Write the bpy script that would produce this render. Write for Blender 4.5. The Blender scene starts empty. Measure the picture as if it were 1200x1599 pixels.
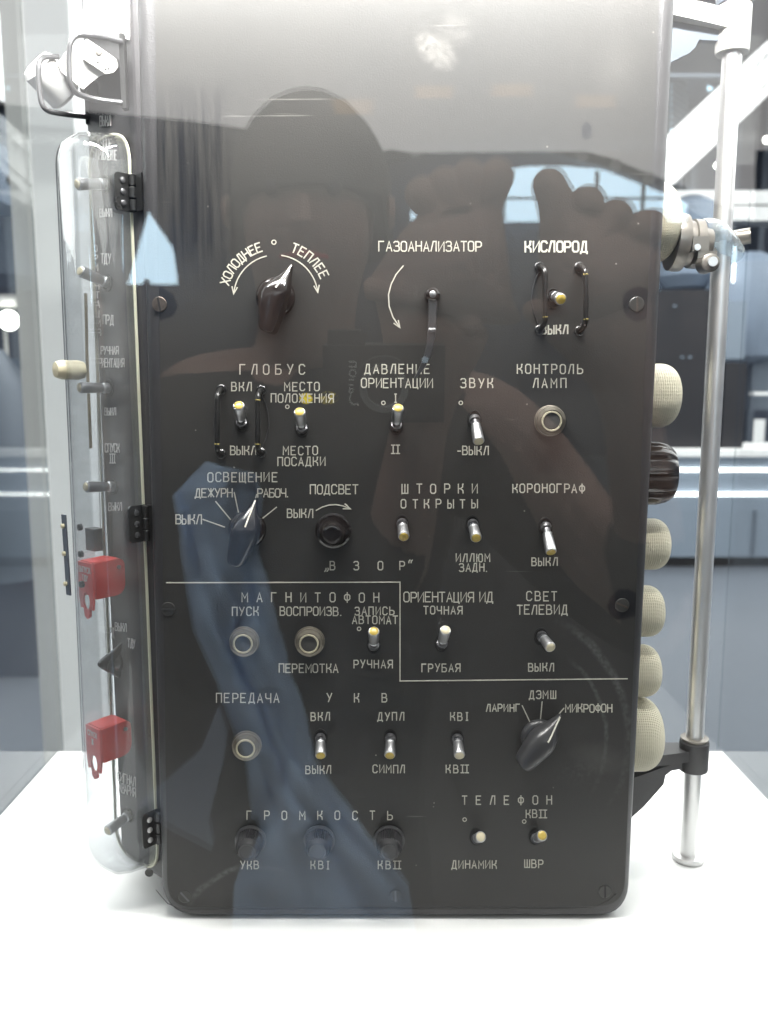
import bpy, math, random
from mathutils import Vector, Matrix
random.seed(7)
R = math.radians
scene = bpy.context.scene
COL = scene.collection

# ------------------------------------------------------------------ camera, world, exposure
PITCH = R(8.2); FPX = 1330.0
CAM = Vector((0.0, -0.556, 0.372))
cd = bpy.data.cameras.new('camera')
cam = bpy.data.objects.new('camera', cd); COL.objects.link(cam)
cam.location = CAM; cam.rotation_euler = (math.pi/2 - PITCH, 0, 0)
cd.sensor_fit = 'HORIZONTAL'; cd.sensor_width = 36; cd.lens = FPX/1200*36
cd.clip_start = 0.01; cd.clip_end = 200
cd.dof.use_dof = True; cd.dof.focus_distance = 0.567; cd.dof.aperture_fstop = 11
scene.camera = cam
w = bpy.data.worlds.new('World'); scene.world = w; w.use_nodes = True
w.node_tree.nodes['Background'].inputs[0].default_value = (0.55, 0.68, 0.9, 1)
w.node_tree.nodes['Background'].inputs[1].default_value = 0.12
scene.view_settings.view_transform = 'Standard'; scene.view_settings.look = 'None'
scene.view_settings.exposure = 0; scene.view_settings.gamma = 1
scene.cycles.max_bounces = 10; scene.cycles.transparent_max_bounces = 24
scene.cycles.sample_clamp_indirect = 6
scene.cycles.caustics_reflective = False; scene.cycles.caustics_refractive = False

def ray(u, v):                       # direction through a point of the 1200 x 1599 frame
    a = (u-600)/FPX; b = (799.5-v)/FPX
    return Vector((a, math.cos(PITCH)+b*math.sin(PITCH), -math.sin(PITCH)+b*math.cos(PITCH)))
def P(u, v, Y=0.0):
    d = ray(u, v); return CAM + d*((Y-CAM.y)/d.y)
def PL(u, v, o, n):                  # on the plane through o with normal n
    d = ray(u, v); return CAM + d*((o-CAM).dot(n)/d.dot(n))

# ------------------------------------------------------------------ materials
def new_mat(name):
    m = bpy.data.materials.new(name); m.use_nodes = True
    return m, m.node_tree.nodes, m.node_tree.links, m.node_tree.nodes['Principled BSDF']
def mat(name, col, rough=0.5, metal=0.0, spec=0.5, var=0.12, scale=60, bump=0.0, bscale=400, emit=None, estr=0, coat=0.0, trans=0.0):
    m, N, L, b = new_mat(name)
    b.inputs['Roughness'].default_value = rough; b.inputs['Metallic'].default_value = metal
    b.inputs['Specular IOR Level'].default_value = spec; b.inputs['Coat Weight'].default_value = coat
    b.inputs['Transmission Weight'].default_value = trans
    tc = N.new('ShaderNodeTexCoord')
    nz = N.new('ShaderNodeTexNoise'); nz.inputs['Scale'].default_value = scale; nz.inputs['Detail'].default_value = 6
    L.new(tc.outputs['Object'], nz.inputs['Vector'])
    mx = N.new('ShaderNodeMix'); mx.data_type = 'RGBA'
    mx.inputs[6].default_value = tuple(c*(1-var) for c in col)+(1,)
    mx.inputs[7].default_value = tuple(min(1, c*(1+var)) for c in col)+(1,)
    L.new(nz.outputs['Fac'], mx.inputs[0]); L.new(mx.outputs[2], b.inputs['Base Color'])
    mr = N.new('ShaderNodeMapRange'); mr.inputs[3].default_value = max(0.02, rough-0.08); mr.inputs[4].default_value = min(1, rough+0.1)
    L.new(nz.outputs['Fac'], mr.inputs[0]); L.new(mr.outputs[0], b.inputs['Roughness'])
    if bump:
        n2 = N.new('ShaderNodeTexNoise'); n2.inputs['Scale'].default_value = bscale; n2.inputs['Detail'].default_value = 4
        L.new(tc.outputs['Object'], n2.inputs['Vector'])
        bp = N.new('ShaderNodeBump'); bp.inputs['Strength'].default_value = bump; bp.inputs['Distance'].default_value = 0.001
        L.new(n2.outputs['Fac'], bp.inputs['Height']); L.new(bp.outputs[0], b.inputs['Normal'])
    if emit:
        b.inputs['Emission Color'].default_value = emit+(1,); b.inputs['Emission Strength'].default_value = estr
    return m
def glass_mat(name, tint=(0.96, 0.975, 0.97), f0=0.04, rough=0.0, haze=0.0):
    m = bpy.data.materials.new(name); m.use_nodes = True; N = m.node_tree.nodes; L = m.node_tree.links; N.clear()
    out = N.new('ShaderNodeOutputMaterial'); mix = N.new('ShaderNodeMixShader')
    tr = N.new('ShaderNodeBsdfTransparent'); tr.inputs[0].default_value = tint+(1,)
    gl = N.new('ShaderNodeBsdfGlossy'); gl.inputs['Roughness'].default_value = rough
    lw = N.new('ShaderNodeLayerWeight'); lw.inputs['Blend'].default_value = 0.5
    pw = N.new('ShaderNodeMath'); pw.operation = 'POWER'; pw.inputs[1].default_value = 5
    ma = N.new('ShaderNodeMath'); ma.operation = 'MULTIPLY_ADD'; ma.inputs[1].default_value = 1-f0; ma.inputs[2].default_value = f0
    L.new(lw.outputs['Facing'], pw.inputs[0]); L.new(pw.outputs[0], ma.inputs[0]); L.new(ma.outputs[0], mix.inputs[0])
    L.new(tr.outputs[0], mix.inputs[1]); L.new(gl.outputs[0], mix.inputs[2])
    if haze:
        df = N.new('ShaderNodeBsdfDiffuse'); df.inputs[0].default_value = (.85, .85, .82, 1)
        tc = N.new('ShaderNodeTexCoord'); nz = N.new('ShaderNodeTexNoise'); nz.inputs['Scale'].default_value = 60; nz.inputs['Detail'].default_value = 8
        L.new(tc.outputs['Object'], nz.inputs['Vector'])
        mm = N.new('ShaderNodeMath'); mm.operation = 'MULTIPLY'; mm.inputs[1].default_value = haze; L.new(nz.outputs['Fac'], mm.inputs[0])
        m2 = N.new('ShaderNodeMixShader'); L.new(mm.outputs[0], m2.inputs[0]); L.new(mix.outputs[0], m2.inputs[1]); L.new(df.outputs[0], m2.inputs[2])
        L.new(m2.outputs[0], out.inputs[0])
    else:
        L.new(mix.outputs[0], out.inputs[0])
    return m

def plate_mat():
    m, N, L, b = new_mat('charcoal_enamel')
    tc = N.new('ShaderNodeTexCoord')
    def noise(scale, detail=6, vec=None, dist=0.0):
        n = N.new('ShaderNodeTexNoise'); n.inputs['Scale'].default_value = scale; n.inputs['Detail'].default_value = detail
        n.inputs['Distortion'].default_value = dist
        L.new(vec or tc.outputs['Object'], n.inputs['Vector']); return n.outputs['Fac']
    def math2(op, a, c, clamp=False):
        n = N.new('ShaderNodeMath'); n.operation = op; n.use_clamp = clamp
        for k, x in enumerate((a, c)):
            if isinstance(x, (int, float)): n.inputs[k].default_value = x
            else: L.new(x, n.inputs[k])
        return n.outputs[0]
    def mp(x, a, c, d, e):
        n = N.new('ShaderNodeMapRange'); L.new(x, n.inputs[0])
        for k, q in enumerate((a, c, d, e)): n.inputs[k+1].default_value = q
        return n.outputs[0]
    wob = noise(45, 5); wob2 = noise(200, 4)
    def blob(u0, v0, u1, v1, soft=0.12, wamp=0.5, ang=0):      # worn patch with ragged border, place on the plate
        a = P((u0+u1)/2, (v0+v1)/2); hx = abs(P(u1, v0).x-P(u0, v0).x)/2; hz = abs(P(u0, v0).z-P(u0, v1).z)/2
        mpn = N.new('ShaderNodeMapping'); mpn.vector_type = 'TEXTURE'
        mpn.inputs['Location'].default_value = (a.x, 0, a.z); mpn.inputs['Rotation'].default_value = (0, R(ang), 0)
        mpn.inputs['Scale'].default_value = (hx, 1, hz); L.new(tc.outputs['Object'], mpn.inputs['Vector'])
        s = N.new('ShaderNodeSeparateXYZ'); L.new(mpn.outputs[0], s.inputs[0])
        ax = math2('ABSOLUTE', s.outputs[0], 0); az = math2('ABSOLUTE', s.outputs[2], 0)
        mxx = math2('MAXIMUM', ax, az) if wamp < 0.3 else math2('SQRT', math2('ADD', math2('MULTIPLY', ax, ax), math2('MULTIPLY', az, az)), 0)
        d = math2('ADD', mxx, math2('MULTIPLY', math2('SUBTRACT', wob, 0.5), wamp*2.2))
        d = math2('ADD', d, math2('MULTIPLY', math2('SUBTRACT', wob2, 0.5), wamp))
        return mp(d, 1-soft, 1+soft, 1, 0)
    col = N.new('ShaderNodeRGB'); col.outputs[0].default_value = (0.027, 0.0265, 0.0255, 1); cur = col.outputs[0]
    def over(fac, c, cur):
        mx = N.new('ShaderNodeMix'); mx.data_type = 'RGBA'; L.new(fac, mx.inputs[0]); L.new(cur, mx.inputs[6]); mx.inputs[7].default_value = c+(1,)
        return mx.outputs[2]
    cur = over(mp(noise(9, 8), .35, .75, 0, .5), (0.037, 0.034, 0.031), cur)
    # fine speckle of dust
    vo = N.new('ShaderNodeTexVoronoi'); vo.inputs['Scale'].default_value = 95; L.new(tc.outputs['Object'], vo.inputs['Vector'])
    sp = math2('MULTIPLY', mp(vo.outputs['Distance'], .035, .06, 1, 0), mp(noise(30, 3), .56, .62, 0, .7))
    cur = over(sp, (0.35, 0.33, 0.29), cur)
    def scuff(fac, amount, c=(0.45, 0.43, 0.40)):
        nonlocal cur
        cur = over(math2('MULTIPLY', fac, amount), c, cur)
    scuff(math2('MULTIPLY', blob(650, 58, 712, 100, .3, .5, 35), mp(noise(260, 8), .3, .6, .2, 1)), .13)
    scuff(math2('MULTIPLY', blob(690, 20, 735, 70, .3, .6, 50), mp(noise(260, 8), .35, .65, .1, 1)), .06)
    for (a, c, d, e) in [(522, 155, 582, 178), (648, 134, 708, 153), (770, 131, 832, 150), (902, 148, 962, 168)]:
        scuff(blob(a, c, d, e, .2, .2), .45, (0.055, 0.042, 0.030))
    scuff(blob(900, 1170, 975, 1200, .8, .9, 10), .05)
    scuff(blob(940, 75, 990, 140, .9, .7, 0), .03)
    # hairline scratches
    mpn = N.new('ShaderNodeMapping'); mpn.inputs['Rotation'].default_value = (0, R(24), 0); mpn.inputs['Scale'].default_value = (6, 1, 260); L.new(tc.outputs['Object'], mpn.inputs['Vector'])
    sc = mp(noise(1.0, 2, mpn.outputs[0]), .70, .73, 0, .5)
    scuff(math2('MULTIPLY', sc, mp(noise(14, 3), .5, .6, 0, 1)), .35)
    def pale_arc(cu, cv, r0, wd, amount, u_lo, u_hi, v_lo, v_hi):
        nonlocal cur
        a = P(cu, cv); s_ = N.new('ShaderNodeSeparateXYZ'); L.new(tc.outputs['Object'], s_.inputs[0])
        dx = math2('SUBTRACT', s_.outputs[0], a.x); dz = math2('SUBTRACT', s_.outputs[2], a.z)
        rr = math2('SQRT', math2('ADD', math2('MULTIPLY', dx, dx), math2('MULTIPLY', dz, dz)), 0)
        rr = math2('ADD', rr, math2('MULTIPLY', math2('SUBTRACT', wob, .5), .006))
        d = math2('ABSOLUTE', math2('SUBTRACT', rr, r0), 0)
        f = math2('MULTIPLY', mp(d, wd*.3, wd, 1, 0), blob(u_lo, v_lo, u_hi, v_hi, .5, .6))
        f = math2('MULTIPLY', f, mp(noise(300, 5), .35, .65, .15, 1))
        cur = over(math2('MULTIPLY', f, amount), (0.16, 0.16, 0.16), cur)
    pale_arc(760, 1160, .098, .0035, .42, 870, 990, 960, 1210); pale_arc(760, 1160, .082, .0022, .32, 880, 980, 1000, 1190)  # arcs of reflected light painted into the enamel colour
    pale_arc(400, 1460, .052, .0030, .35, 290, 420, 1330, 1420); pale_arc(2600, 1200, .785, .0014, .30, 715, 765, 930, 1430)
    for (a, c, d, e) in [(870, 1190, 930, 1220), (640, 448, 668, 470)]:
        cur = over(math2('MULTIPLY', math2('MULTIPLY', blob(a, c, d, e, .6, .9), mp(noise(420, 7), .45, .75, 0, 1)), .14), (0.15, 0.145, 0.14), cur)
    # dark runs and dabs of fresh paint
    mpr = N.new('ShaderNodeMapping'); mpr.inputs['Scale'].default_value = (230, 1, 9); L.new(tc.outputs['Object'], mpr.inputs['Vector'])
    runs = mp(noise(1.0, 4, mpr.outputs[0]), .38, .6, .2, 1)
    drip = math2('MULTIPLY', blob(238, 165, 350, 420, .35, .28), runs)
    dark = drip
    for (a, c, d, e) in [(914, 196, 919, 212), (226, 455, 272, 492), (978, 452, 1014, 494), (955, 926, 994, 962)]:
        dark = math2('MAXIMUM', dark, blob(a-6, c-6, d+6, e+6, .08, .3))
    cur = over(math2('MULTIPLY', dark, .85), (0.005, 0.0055, 0.008), cur)
    # yellow paint blot
    cur = over(math2('MULTIPLY', blob(469, 614, 488, 630, .15, .3), mp(noise(500, 4), .3, .5, .3, 1)), (0.60, 0.47, 0.02), cur)
    cur = over(math2('MULTIPLY', blob(500, 613, 524, 629, .3, .6), mp(noise(400, 4), .45, .6, 0, .5)), (0.45, 0.36, 0.03), cur)
    L.new(cur, b.inputs['Base Color'])
    rg = mp(noise(5, 6), .3, .7, .36, .46)
    rg = math2('SUBTRACT', rg, math2('MULTIPLY', drip, .10))
    L.new(rg, b.inputs['Roughness']); b.inputs['Specular IOR Level'].default_value = 0.36
    bp = N.new('ShaderNodeBump'); bp.inputs['Strength'].default_value = .22; bp.inputs['Distance'].default_value = .0004
    L.new(noise(900, 3), bp.inputs['Height']); L.new(bp.outputs[0], b.inputs['Normal'])
    return m

def knurl_mat():
    m, N, L, b = new_mat('knurled_cream_plastic')
    b.inputs['Base Color'].default_value = (0.66, 0.61, 0.46, 1); b.inputs['Roughness'].default_value = .5
    tc = N.new('ShaderNodeTexCoord'); s = N.new('ShaderNodeSeparateXYZ'); L.new(tc.outputs['Object'], s.inputs[0])
    def wave(sgn):
        a = N.new('ShaderNodeMath'); a.operation = 'MULTIPLY_ADD'; a.inputs[1].default_value = sgn*0.62; L.new(s.outputs[0], a.inputs[0]); L.new(s.outputs[2], a.inputs[2])
        c = N.new('ShaderNodeMath'); c.operation = 'MULTIPLY'; c.inputs[1].default_value = 3300; L.new(a.outputs[0], c.inputs[0])
        d = N.new('ShaderNodeMath'); d.operation = 'SINE'; L.new(c.outputs[0], d.inputs[0]); return d.outputs[0]
    mx = N.new('ShaderNodeMath'); mx.operation = 'MULTIPLY'; L.new(wave(1), mx.inputs[0]); L.new(wave(-1), mx.inputs[1])
    bp = N.new('ShaderNodeBump'); bp.inputs['Strength'].default_value = .8; bp.inputs['Distance'].default_value = .0005
    L.new(mx.outputs[0], bp.inputs['Height']); L.new(bp.outputs[0], b.inputs['Normal'])
    return m

M = {}
M['plate'] = plate_mat()
M['enamel'] = mat('black_enamel_edge', (0.032, 0.031, 0.033), .42, spec=.55, bump=.2, bscale=900)
M['side'] = mat('side_enamel', (0.042, 0.040, 0.043), .45, bump=.15, bscale=900)
M['ink'] = mat('engraved_cream_lettering', (0.52, 0.50, 0.43), .8, spec=.2, var=.25, scale=300)
M['boldink'] = mat('bright_cream_lettering', (0.60, 0.58, 0.50), .8, spec=.2, var=.12, scale=300)
M['sideink'] = mat('side_lettering', (0.66, 0.64, 0.62), .7, var=.2, scale=300)
M['bakelite'] = mat('black_bakelite', (0.010, 0.008, 0.008), .16, spec=.6, var=.3)
M['bakedull'] = mat('dull_bakelite', (0.034, 0.034, 0.036), .30, spec=.5, var=.3)
M['hole'] = mat('black_rubber', (0.004, 0.004, 0.004), .7)
M['steel'] = mat('worn_steel', (0.50, 0.50, 0.51), .3, .9, bump=.2, bscale=700)
M['darksteel'] = mat('blackened_steel', (0.10, 0.10, 0.105), .35, .7)
M['brass'] = mat('yellow_lacquer', (0.45, 0.33, 0.06), .35, spec=.6, scale=500, var=.3)
M['cream'] = mat('aged_cream_plastic', (0.58, 0.52, 0.36), .45)
M['buttonring'] = mat('pale_button_ring', (0.40, 0.37, 0.27), .4)
M['buttoncap'] = mat('worn_dark_button', (0.045, 0.044, 0.042), .5, var=.35, scale=250)
M['buttonbody'] = mat('bronze_button_body', (0.15, 0.135, 0.11), .38, .6, var=.3)
M['wire'] = mat('black_painted_wire', (0.014, 0.014, 0.014), .3, var=.3)
M['chipped'] = mat('chipped_yellow_paint', (0.30, 0.24, 0.07), .5, var=.5, scale=400)
M['screw'] = mat('dark_screw', (0.045, 0.044, 0.042), .4, .4)
M['scratchscrew'] = mat('scratched_screw', (0.08, 0.065, 0.055), .4, .6, var=.6, scale=500)
M['white'] = mat('white_lacquer', (0.82, 0.82, 0.81), .55, var=.02)
M['plinth'] = mat('white_plinth_laminate', (0.86, 0.86, 0.85), .35, var=.01, scale=8)
M['aluminium'] = mat('polished_aluminium', (0.86, 0.85, 0.84), .34, .85, var=.03, bump=.03, bscale=300)
M['greypaint'] = mat('light_grey_paint', (0.52, 0.52, 0.50), .45, var=.05)
M['knurl'] = knurl_mat()
M['bronze'] = mat('anodised_bronze', (0.26, 0.24, 0.215), .38, .7, var=.2)
M['red'] = mat('red_guard_paint', (0.62, 0.05, 0.045), .42, var=.14, scale=120)
M['tan'] = mat('tan_fibre', (0.36, 0.28, 0.16), .6)
M['acrylic'] = glass_mat('clear_acrylic', (0.93, 0.94, 0.95), .06, .05, .10)
M['acrylicedge'] = mat('yellowed_acrylic_edge', (0.74, 0.73, 0.58), .35)
M['hose'] = glass_mat('clear_hose', (0.80, 0.9, 0.98), .12, .1, .5)
M['glass'] = glass_mat('case_glass', (0.965, 0.98, 0.978), .04, 0)
M['lamp'] = mat('led_diffuser', (0.9, .9, .9), .5, emit=(1, .98, .95), estr=6)
M['glare'] = mat('glowing_beam_white', (.9, .9, .9), .5, emit=(1, .97, .98), estr=1.3)  # emission gives the unlit white beam its blown-out look
M['spot'] = mat('spot_lamp', (0.9, .9, .9), .5, emit=(1, .97, .9), estr=14)
M['skylight'] = mat('skylight_diffuser', (0.3, .3, .3), .9, spec=0, emit=(1.0, .965, .95), estr=3.3)
M['hall_fill'] = mat('hall_fill_emitter', (0.3, .3, .3), .9, spec=0, emit=(1.0, .98, .97), estr=6.0)
M['skylight_dim'] = mat('dim_skylight_diffuser', (0.3, .3, .3), .9, spec=0, emit=(1.0, .98, .97), estr=.5)
M['window'] = mat('daylit_window', (0.3, .3, .3), .9, spec=0, emit=(0.62, 0.84, 1.0), estr=13.0)
M['farwindow'] = mat('far_daylit_window', (0.3, .3, .3), .9, spec=0, emit=(0.62, 0.85, 1.0), estr=2.2)
M['hallfloor'] = mat('blue_grey_hall_floor', (0.078, 0.088, 0.105), .35, var=.18, scale=.7)
M['darkwall'] = mat('dark_blue_wall', (0.045, 0.055, 0.085), .7, var=.3, scale=1.2)
M['counter'] = mat('grey_counter', (0.19, 0.23, 0.28), .5, var=.08, scale=2)
M['blackbox'] = mat('black_cabinet', (0.012, 0.011, 0.013), .5, var=.4, scale=2)
M['dim'] = mat('dim_steel', (0.10, 0.12, 0.15), .5, .2, var=.3, scale=3)
M['blueobj'] = mat('pale_blue_exhibit', (0.16, 0.20, 0.26), .5, var=.3, scale=3)
M['skin'] = mat('skin', (0.40, 0.26, 0.21), .6, var=.1)
M['hair'] = mat('dark_hair', (0.02, 0.017, 0.014), .6)
M['jacket'] = mat('dark_jacket', (0.03, 0.028, 0.027), .85)
M['blue_glow'] = mat('blue_daylight', (0.50, 0.70, 1.0), .85, var=.05, scale=12)  # blue colour stands in for mirrored daylight
M['blue_glow_dim'] = mat('dim_blue_daylight', (.3, .36, .46), .85)
M['camblack'] = mat('camera_plastic', (0.02, 0.02, 0.022), .35)
M['lensglass'] = mat('lens_glass', (0.01, 0.01, 0.03), .05)

# ------------------------------------------------------------------ mesh helpers
class MB:
    def __init__(s): s.v = []; s.f = []
    def add(s, vs, fs):
        k = len(s.v); s.v += [Vector(x) for x in vs]; s.f += [tuple(i+k for i in f) for f in fs]; return s
    def box(s, lo, hi, mtx=None):
        lo, hi = Vector(lo), Vector(hi)
        vs = [Vector((x, y, z)) for x in (lo.x, hi.x) for y in (lo.y, hi.y) for z in (lo.z, hi.z)]
        if mtx: vs = [mtx @ v for v in vs]
        return s.add(vs, [(0, 1, 3, 2), (4, 6, 7, 5), (0, 4, 5, 1), (2, 3, 7, 6), (0, 2, 6, 4), (1, 5, 7, 3)])
    def loft(s, loops, cap0=True, cap1=True, closed=True):
        n = len(loops[0]); vs = [p for l in loops for p in l]; fs = []
        for k in range(len(loops)-1):
            for i in range(n if closed else n-1):
                j = (i+1) % n; fs.append((k*n+i, k*n+j, (k+1)*n+j, (k+1)*n+i))
        if cap0: fs.append(tuple(range(n))[::-1])
        if cap1: fs.append(tuple((len(loops)-1)*n+i for i in range(n)))
        return s.add(vs, fs)
    def lathe(s, prof, o, axis, n=32, cap0=True, cap1=True):
        o = Vector(o); a = Vector(axis).normalized(); x = a.orthogonal().normalized(); y = a.cross(x)
        return s.loft([[o + a*h + (x*math.cos(2*math.pi*i/n)+y*math.sin(2*math.pi*i/n))*r for i in range(n)] for r, h in prof], cap0, cap1)
    def tube(s, pts, r, n=10, caps=True):
        pts = [Vector(p) for p in pts]; rs = r if isinstance(r, (list, tuple)) else [r]*len(pts)
        loops = []; x = None
        for k, p in enumerate(pts):
            t = (pts[min(k+1, len(pts)-1)]-pts[max(k-1, 0)]).normalized()
            x = t.orthogonal().normalized() if x is None else (x - t*x.dot(t)).normalized()
            y = t.cross(x)
            loops.append([p + (x*math.cos(2*math.pi*i/n)+y*math.sin(2*math.pi*i/n))*rs[k] for i in range(n)])
        return s.loft(loops, caps, caps)
    def prism(s, poly, off):                                  # poly: list of Vectors; off: Vector
        off = Vector(off); poly = [Vector(p) for p in poly]
        return s.loft([poly, [p+off for p in poly]])
    def build(s, name, m, parent=None, smooth=35, label=None):
        c = sum(s.v, Vector())/max(1, len(s.v)) if parent is None else Vector()
        me = bpy.data.meshes.new(name); me.from_pydata([v[:] for v in s.v], [], s.f); me.validate()
        import bmesh
        bm = bmesh.new(); bm.from_mesh(me); bmesh.ops.remove_doubles(bm, verts=bm.verts, dist=1e-7); bmesh.ops.recalc_face_normals(bm, faces=bm.faces); bm.to_mesh(me); bm.free()
        me.materials.append(m)
        if smooth: me.shade_smooth(); me.set_sharp_from_angle(angle=R(smooth))
        o = bpy.data.objects.new(name, me); COL.objects.link(o)
        if parent: o.parent = parent
        if label: o['label'] = label
        return o
def tag(o, label=None, cat=None, group=None, kind=None):
    for k, v in (('label', label), ('category', cat), ('group', group), ('kind', kind)):
        if v: o[k] = v
    return o
def empty(name): o = bpy.data.objects.new(name, None); COL.objects.link(o); o.empty_display_size = .05; return o
def arc(pts, r, n=6):                                        # polyline with rounded inner corners
    pts = [Vector(p) for p in pts]; out = [pts[0]]
    for k in range(1, len(pts)-1):
        a, b, c = pts[k-1], pts[k], pts[k+1]
        d0 = (a-b); d1 = (c-b); q = min(r, d0.length*.49, d1.length*.49)
        s, e = b+d0.normalized()*q, b+d1.normalized()*q
        for i in range(n+1):
            t = i/n; out.append(s*(1-t)**2 + b*2*t*(1-t) + e*t*t)
    out.append(pts[-1]); return out
def ring(poly, r, n=6):                                      # closed polygon with rounded corners
    out = []; k = len(poly); poly = [Vector(p) for p in poly]; rs = r if isinstance(r, (list, tuple)) else [r]*k
    for i in range(k):
        a, b, c = poly[i-1], poly[i], poly[(i+1) % k]
        d0 = a-b; d1 = c-b; q = min(rs[i], d0.length*.49, d1.length*.49)
        s, e = b+d0.normalized()*q, b+d1.normalized()*q
        for j in range(n+1):
            t = j/n; out.append(s*(1-t)**2 + b*2*t*(1-t) + e*t*t)
    return out

# ------------------------------------------------------------------ stroke lettering (engraved narrow capitals)
O_ = [(.25, 0), (.75, 0), (1, .16), (1, .84), (.75, 1), (.25, 1), (0, .84), (0, .16), (.25, 0)]
G = {
 'А': [[(0, 0), (.5, 1), (1, 0)], [(.17, .33), (.83, .33)]],
 'Б': [[(.9, 1), (0, 1), (0, 0), (.75, 0), (1, .13), (1, .42), (.75, .55), (0, .55)]],
 'В': [[(0, .53), (.72, .53), (1, .4), (1, .14), (.75, 0), (0, 0), (0, 1), (.68, 1), (.9, .88), (.9, .65), (.72, .53)]],
 'Г': [[(0, 0), (0, 1), (.9, 1)]],
 'Д': [[(0, -.16), (0, 0), (1, 0), (1, -.16)], [(.14, 0), (.4, 1), (.84, 1), (.84, 0)]],
 'Е': [[(.95, 0), (0, 0), (0, 1), (.95, 1)], [(0, .53), (.75, .53)]],
 'Ж': [[(.5, 0), (.5, 1)], [(0, 1), (.5, .5), (0, 0)], [(1, 1), (.5, .5), (1, 0)]],
 'З': [[(0, .88), (.2, 1), (.75, 1), (.95, .86), (.95, .65), (.72, .54), (.35, .54)], [(.72, .54), (1, .42), (1, .13), (.78, 0), (.2, 0), (0, .12)]],
 'И': [[(0, 1), (0, 0), (1, 1), (1, 0)]],
 'К': [[(0, 0), (0, 1)], [(0, .5), (.45, .5), (.85, .68), (.85, 1), (.98, 1)], [(.45, .5), (.9, .3), (.95, 0)]],
 'Л': [[(0, 0), (.42, 1), (.95, 1), (.95, 0)]],
 'М': [[(0, 0), (0, 1), (.5, .4), (1, 1), (1, 0)]],
 'Н': [[(0, 0), (0, 1)], [(1, 0), (1, 1)], [(0, .53), (1, .53)]],
 'О': [O_],
 'П': [[(0, 0), (0, 1), (1, 1), (1, 0)]],
 'Р': [[(0, 0), (0, 1), (.75, 1), (1, .86), (1, .58), (.75, .45), (0, .45)]],
 'С': [[(1, .82), (.76, 1), (.25, 1), (0, .84), (0, .16), (.25, 0), (.76, 0), (1, .18)]],
 'Т': [[(0, 1), (1, 1)], [(.5, 1), (.5, 0)]],
 'У': [[(0, 1), (.52, .42)], [(1, 1), (.3, 0)]],
 'Ф': [[(.5, -.05), (.5, 1.05)], [(.25, .2), (.75, .2), (1, .35), (1, .68), (.75, .82), (.25, .82), (0, .68), (0, .35), (.25, .2)]],
 'Х': [[(0, 0), (1, 1)], [(0, 1), (1, 0)]],
 'Ц': [[(0, 1), (0, 0), (.95, 0), (.95, -.14)], [(.8, 1), (.8, 0)]],
 'Ч': [[(0, 1), (0, .6), (.2, .45), (1, .45)], [(1, 1), (1, 0)]],
 'Ш': [[(0, 1), (0, 0), (1, 0), (1, 1)], [(.5, 0), (.5, 1)]],
 'Щ': [[(0, 1), (0, 0), (1.05, 0), (1.05, -.14)], [(.5, 0), (.5, 1)], [(.95, 0), (.95, 1)]],
 'Ы': [[(0, 1), (0, 0), (.45, 0), (.6, .12), (.6, .43), (.45, .55), (0, .55)], [(1, 0), (1, 1)]],
 'Ь': [[(0, 1), (0, 0), (.72, 0), (1, .14), (1, .42), (.72, .55), (0, .55)]],
 'Э': [[(0, .85), (.22, 1), (.76, 1), (1, .84), (1, .16), (.76, 0), (.22, 0), (0, .15)], [(.4, .53), (1, .53)]],
 'Ю': [[(0, 0), (0, 1)], [(0, .53), (.35, .53)], [(.5, 0), (.85, 0), (1, .15), (1, .85), (.85, 1), (.5, 1), (.35, .85), (.35, .15), (.5, 0)]],
 'Я': [[(1, 0), (1, 1), (.25, 1), (0, .86), (0, .6), (.25, .47), (1, .47)], [(.45, .47), (0, 0)]],
 'I': [[(.25, 1), (.75, 1)], [(.5, 1), (.5, 0)], [(.25, 0), (.75, 0)]],
 '2': [[(-.02, 1), (.42, 1)], [(.2, 1), (.2, 0)], [(-.02, 0), (.42, 0)], [(.58, 1), (1.02, 1)], [(.8, 1), (.8, 0)], [(.58, 0), (1.02, 0)]],      # roman two
 '3': [[(-.1, 1), (1.1, 1)], [(.1, 1), (.1, 0)], [(.5, 1), (.5, 0)], [(.9, 1), (.9, 0)], [(-.1, 0), (1.1, 0)]],
 '.': [[(.1, 0), (.3, 0)]], '-': [[(0, .5), (.8, .5)]],
 ',': [[(.3, .2), (.3, .05), (.05, -.15)], [(.75, .2), (.75, .05), (.5, -.15)]],                     # low opening quotes
 '"': [[(.5, 1.1), (.25, .95), (.25, .78)], [(.95, 1.1), (.7, .95), (.7, .78)]],
}
WID = {'Ш': 1.15, 'Щ': 1.15, 'М': 1.1, 'Ж': 1.2, 'Ы': 1.2, 'Ю': 1.3, 'Ф': 1.05, 'I': .8, '.': .5, 'Д': 1.1, '2': 1.7}
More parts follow.
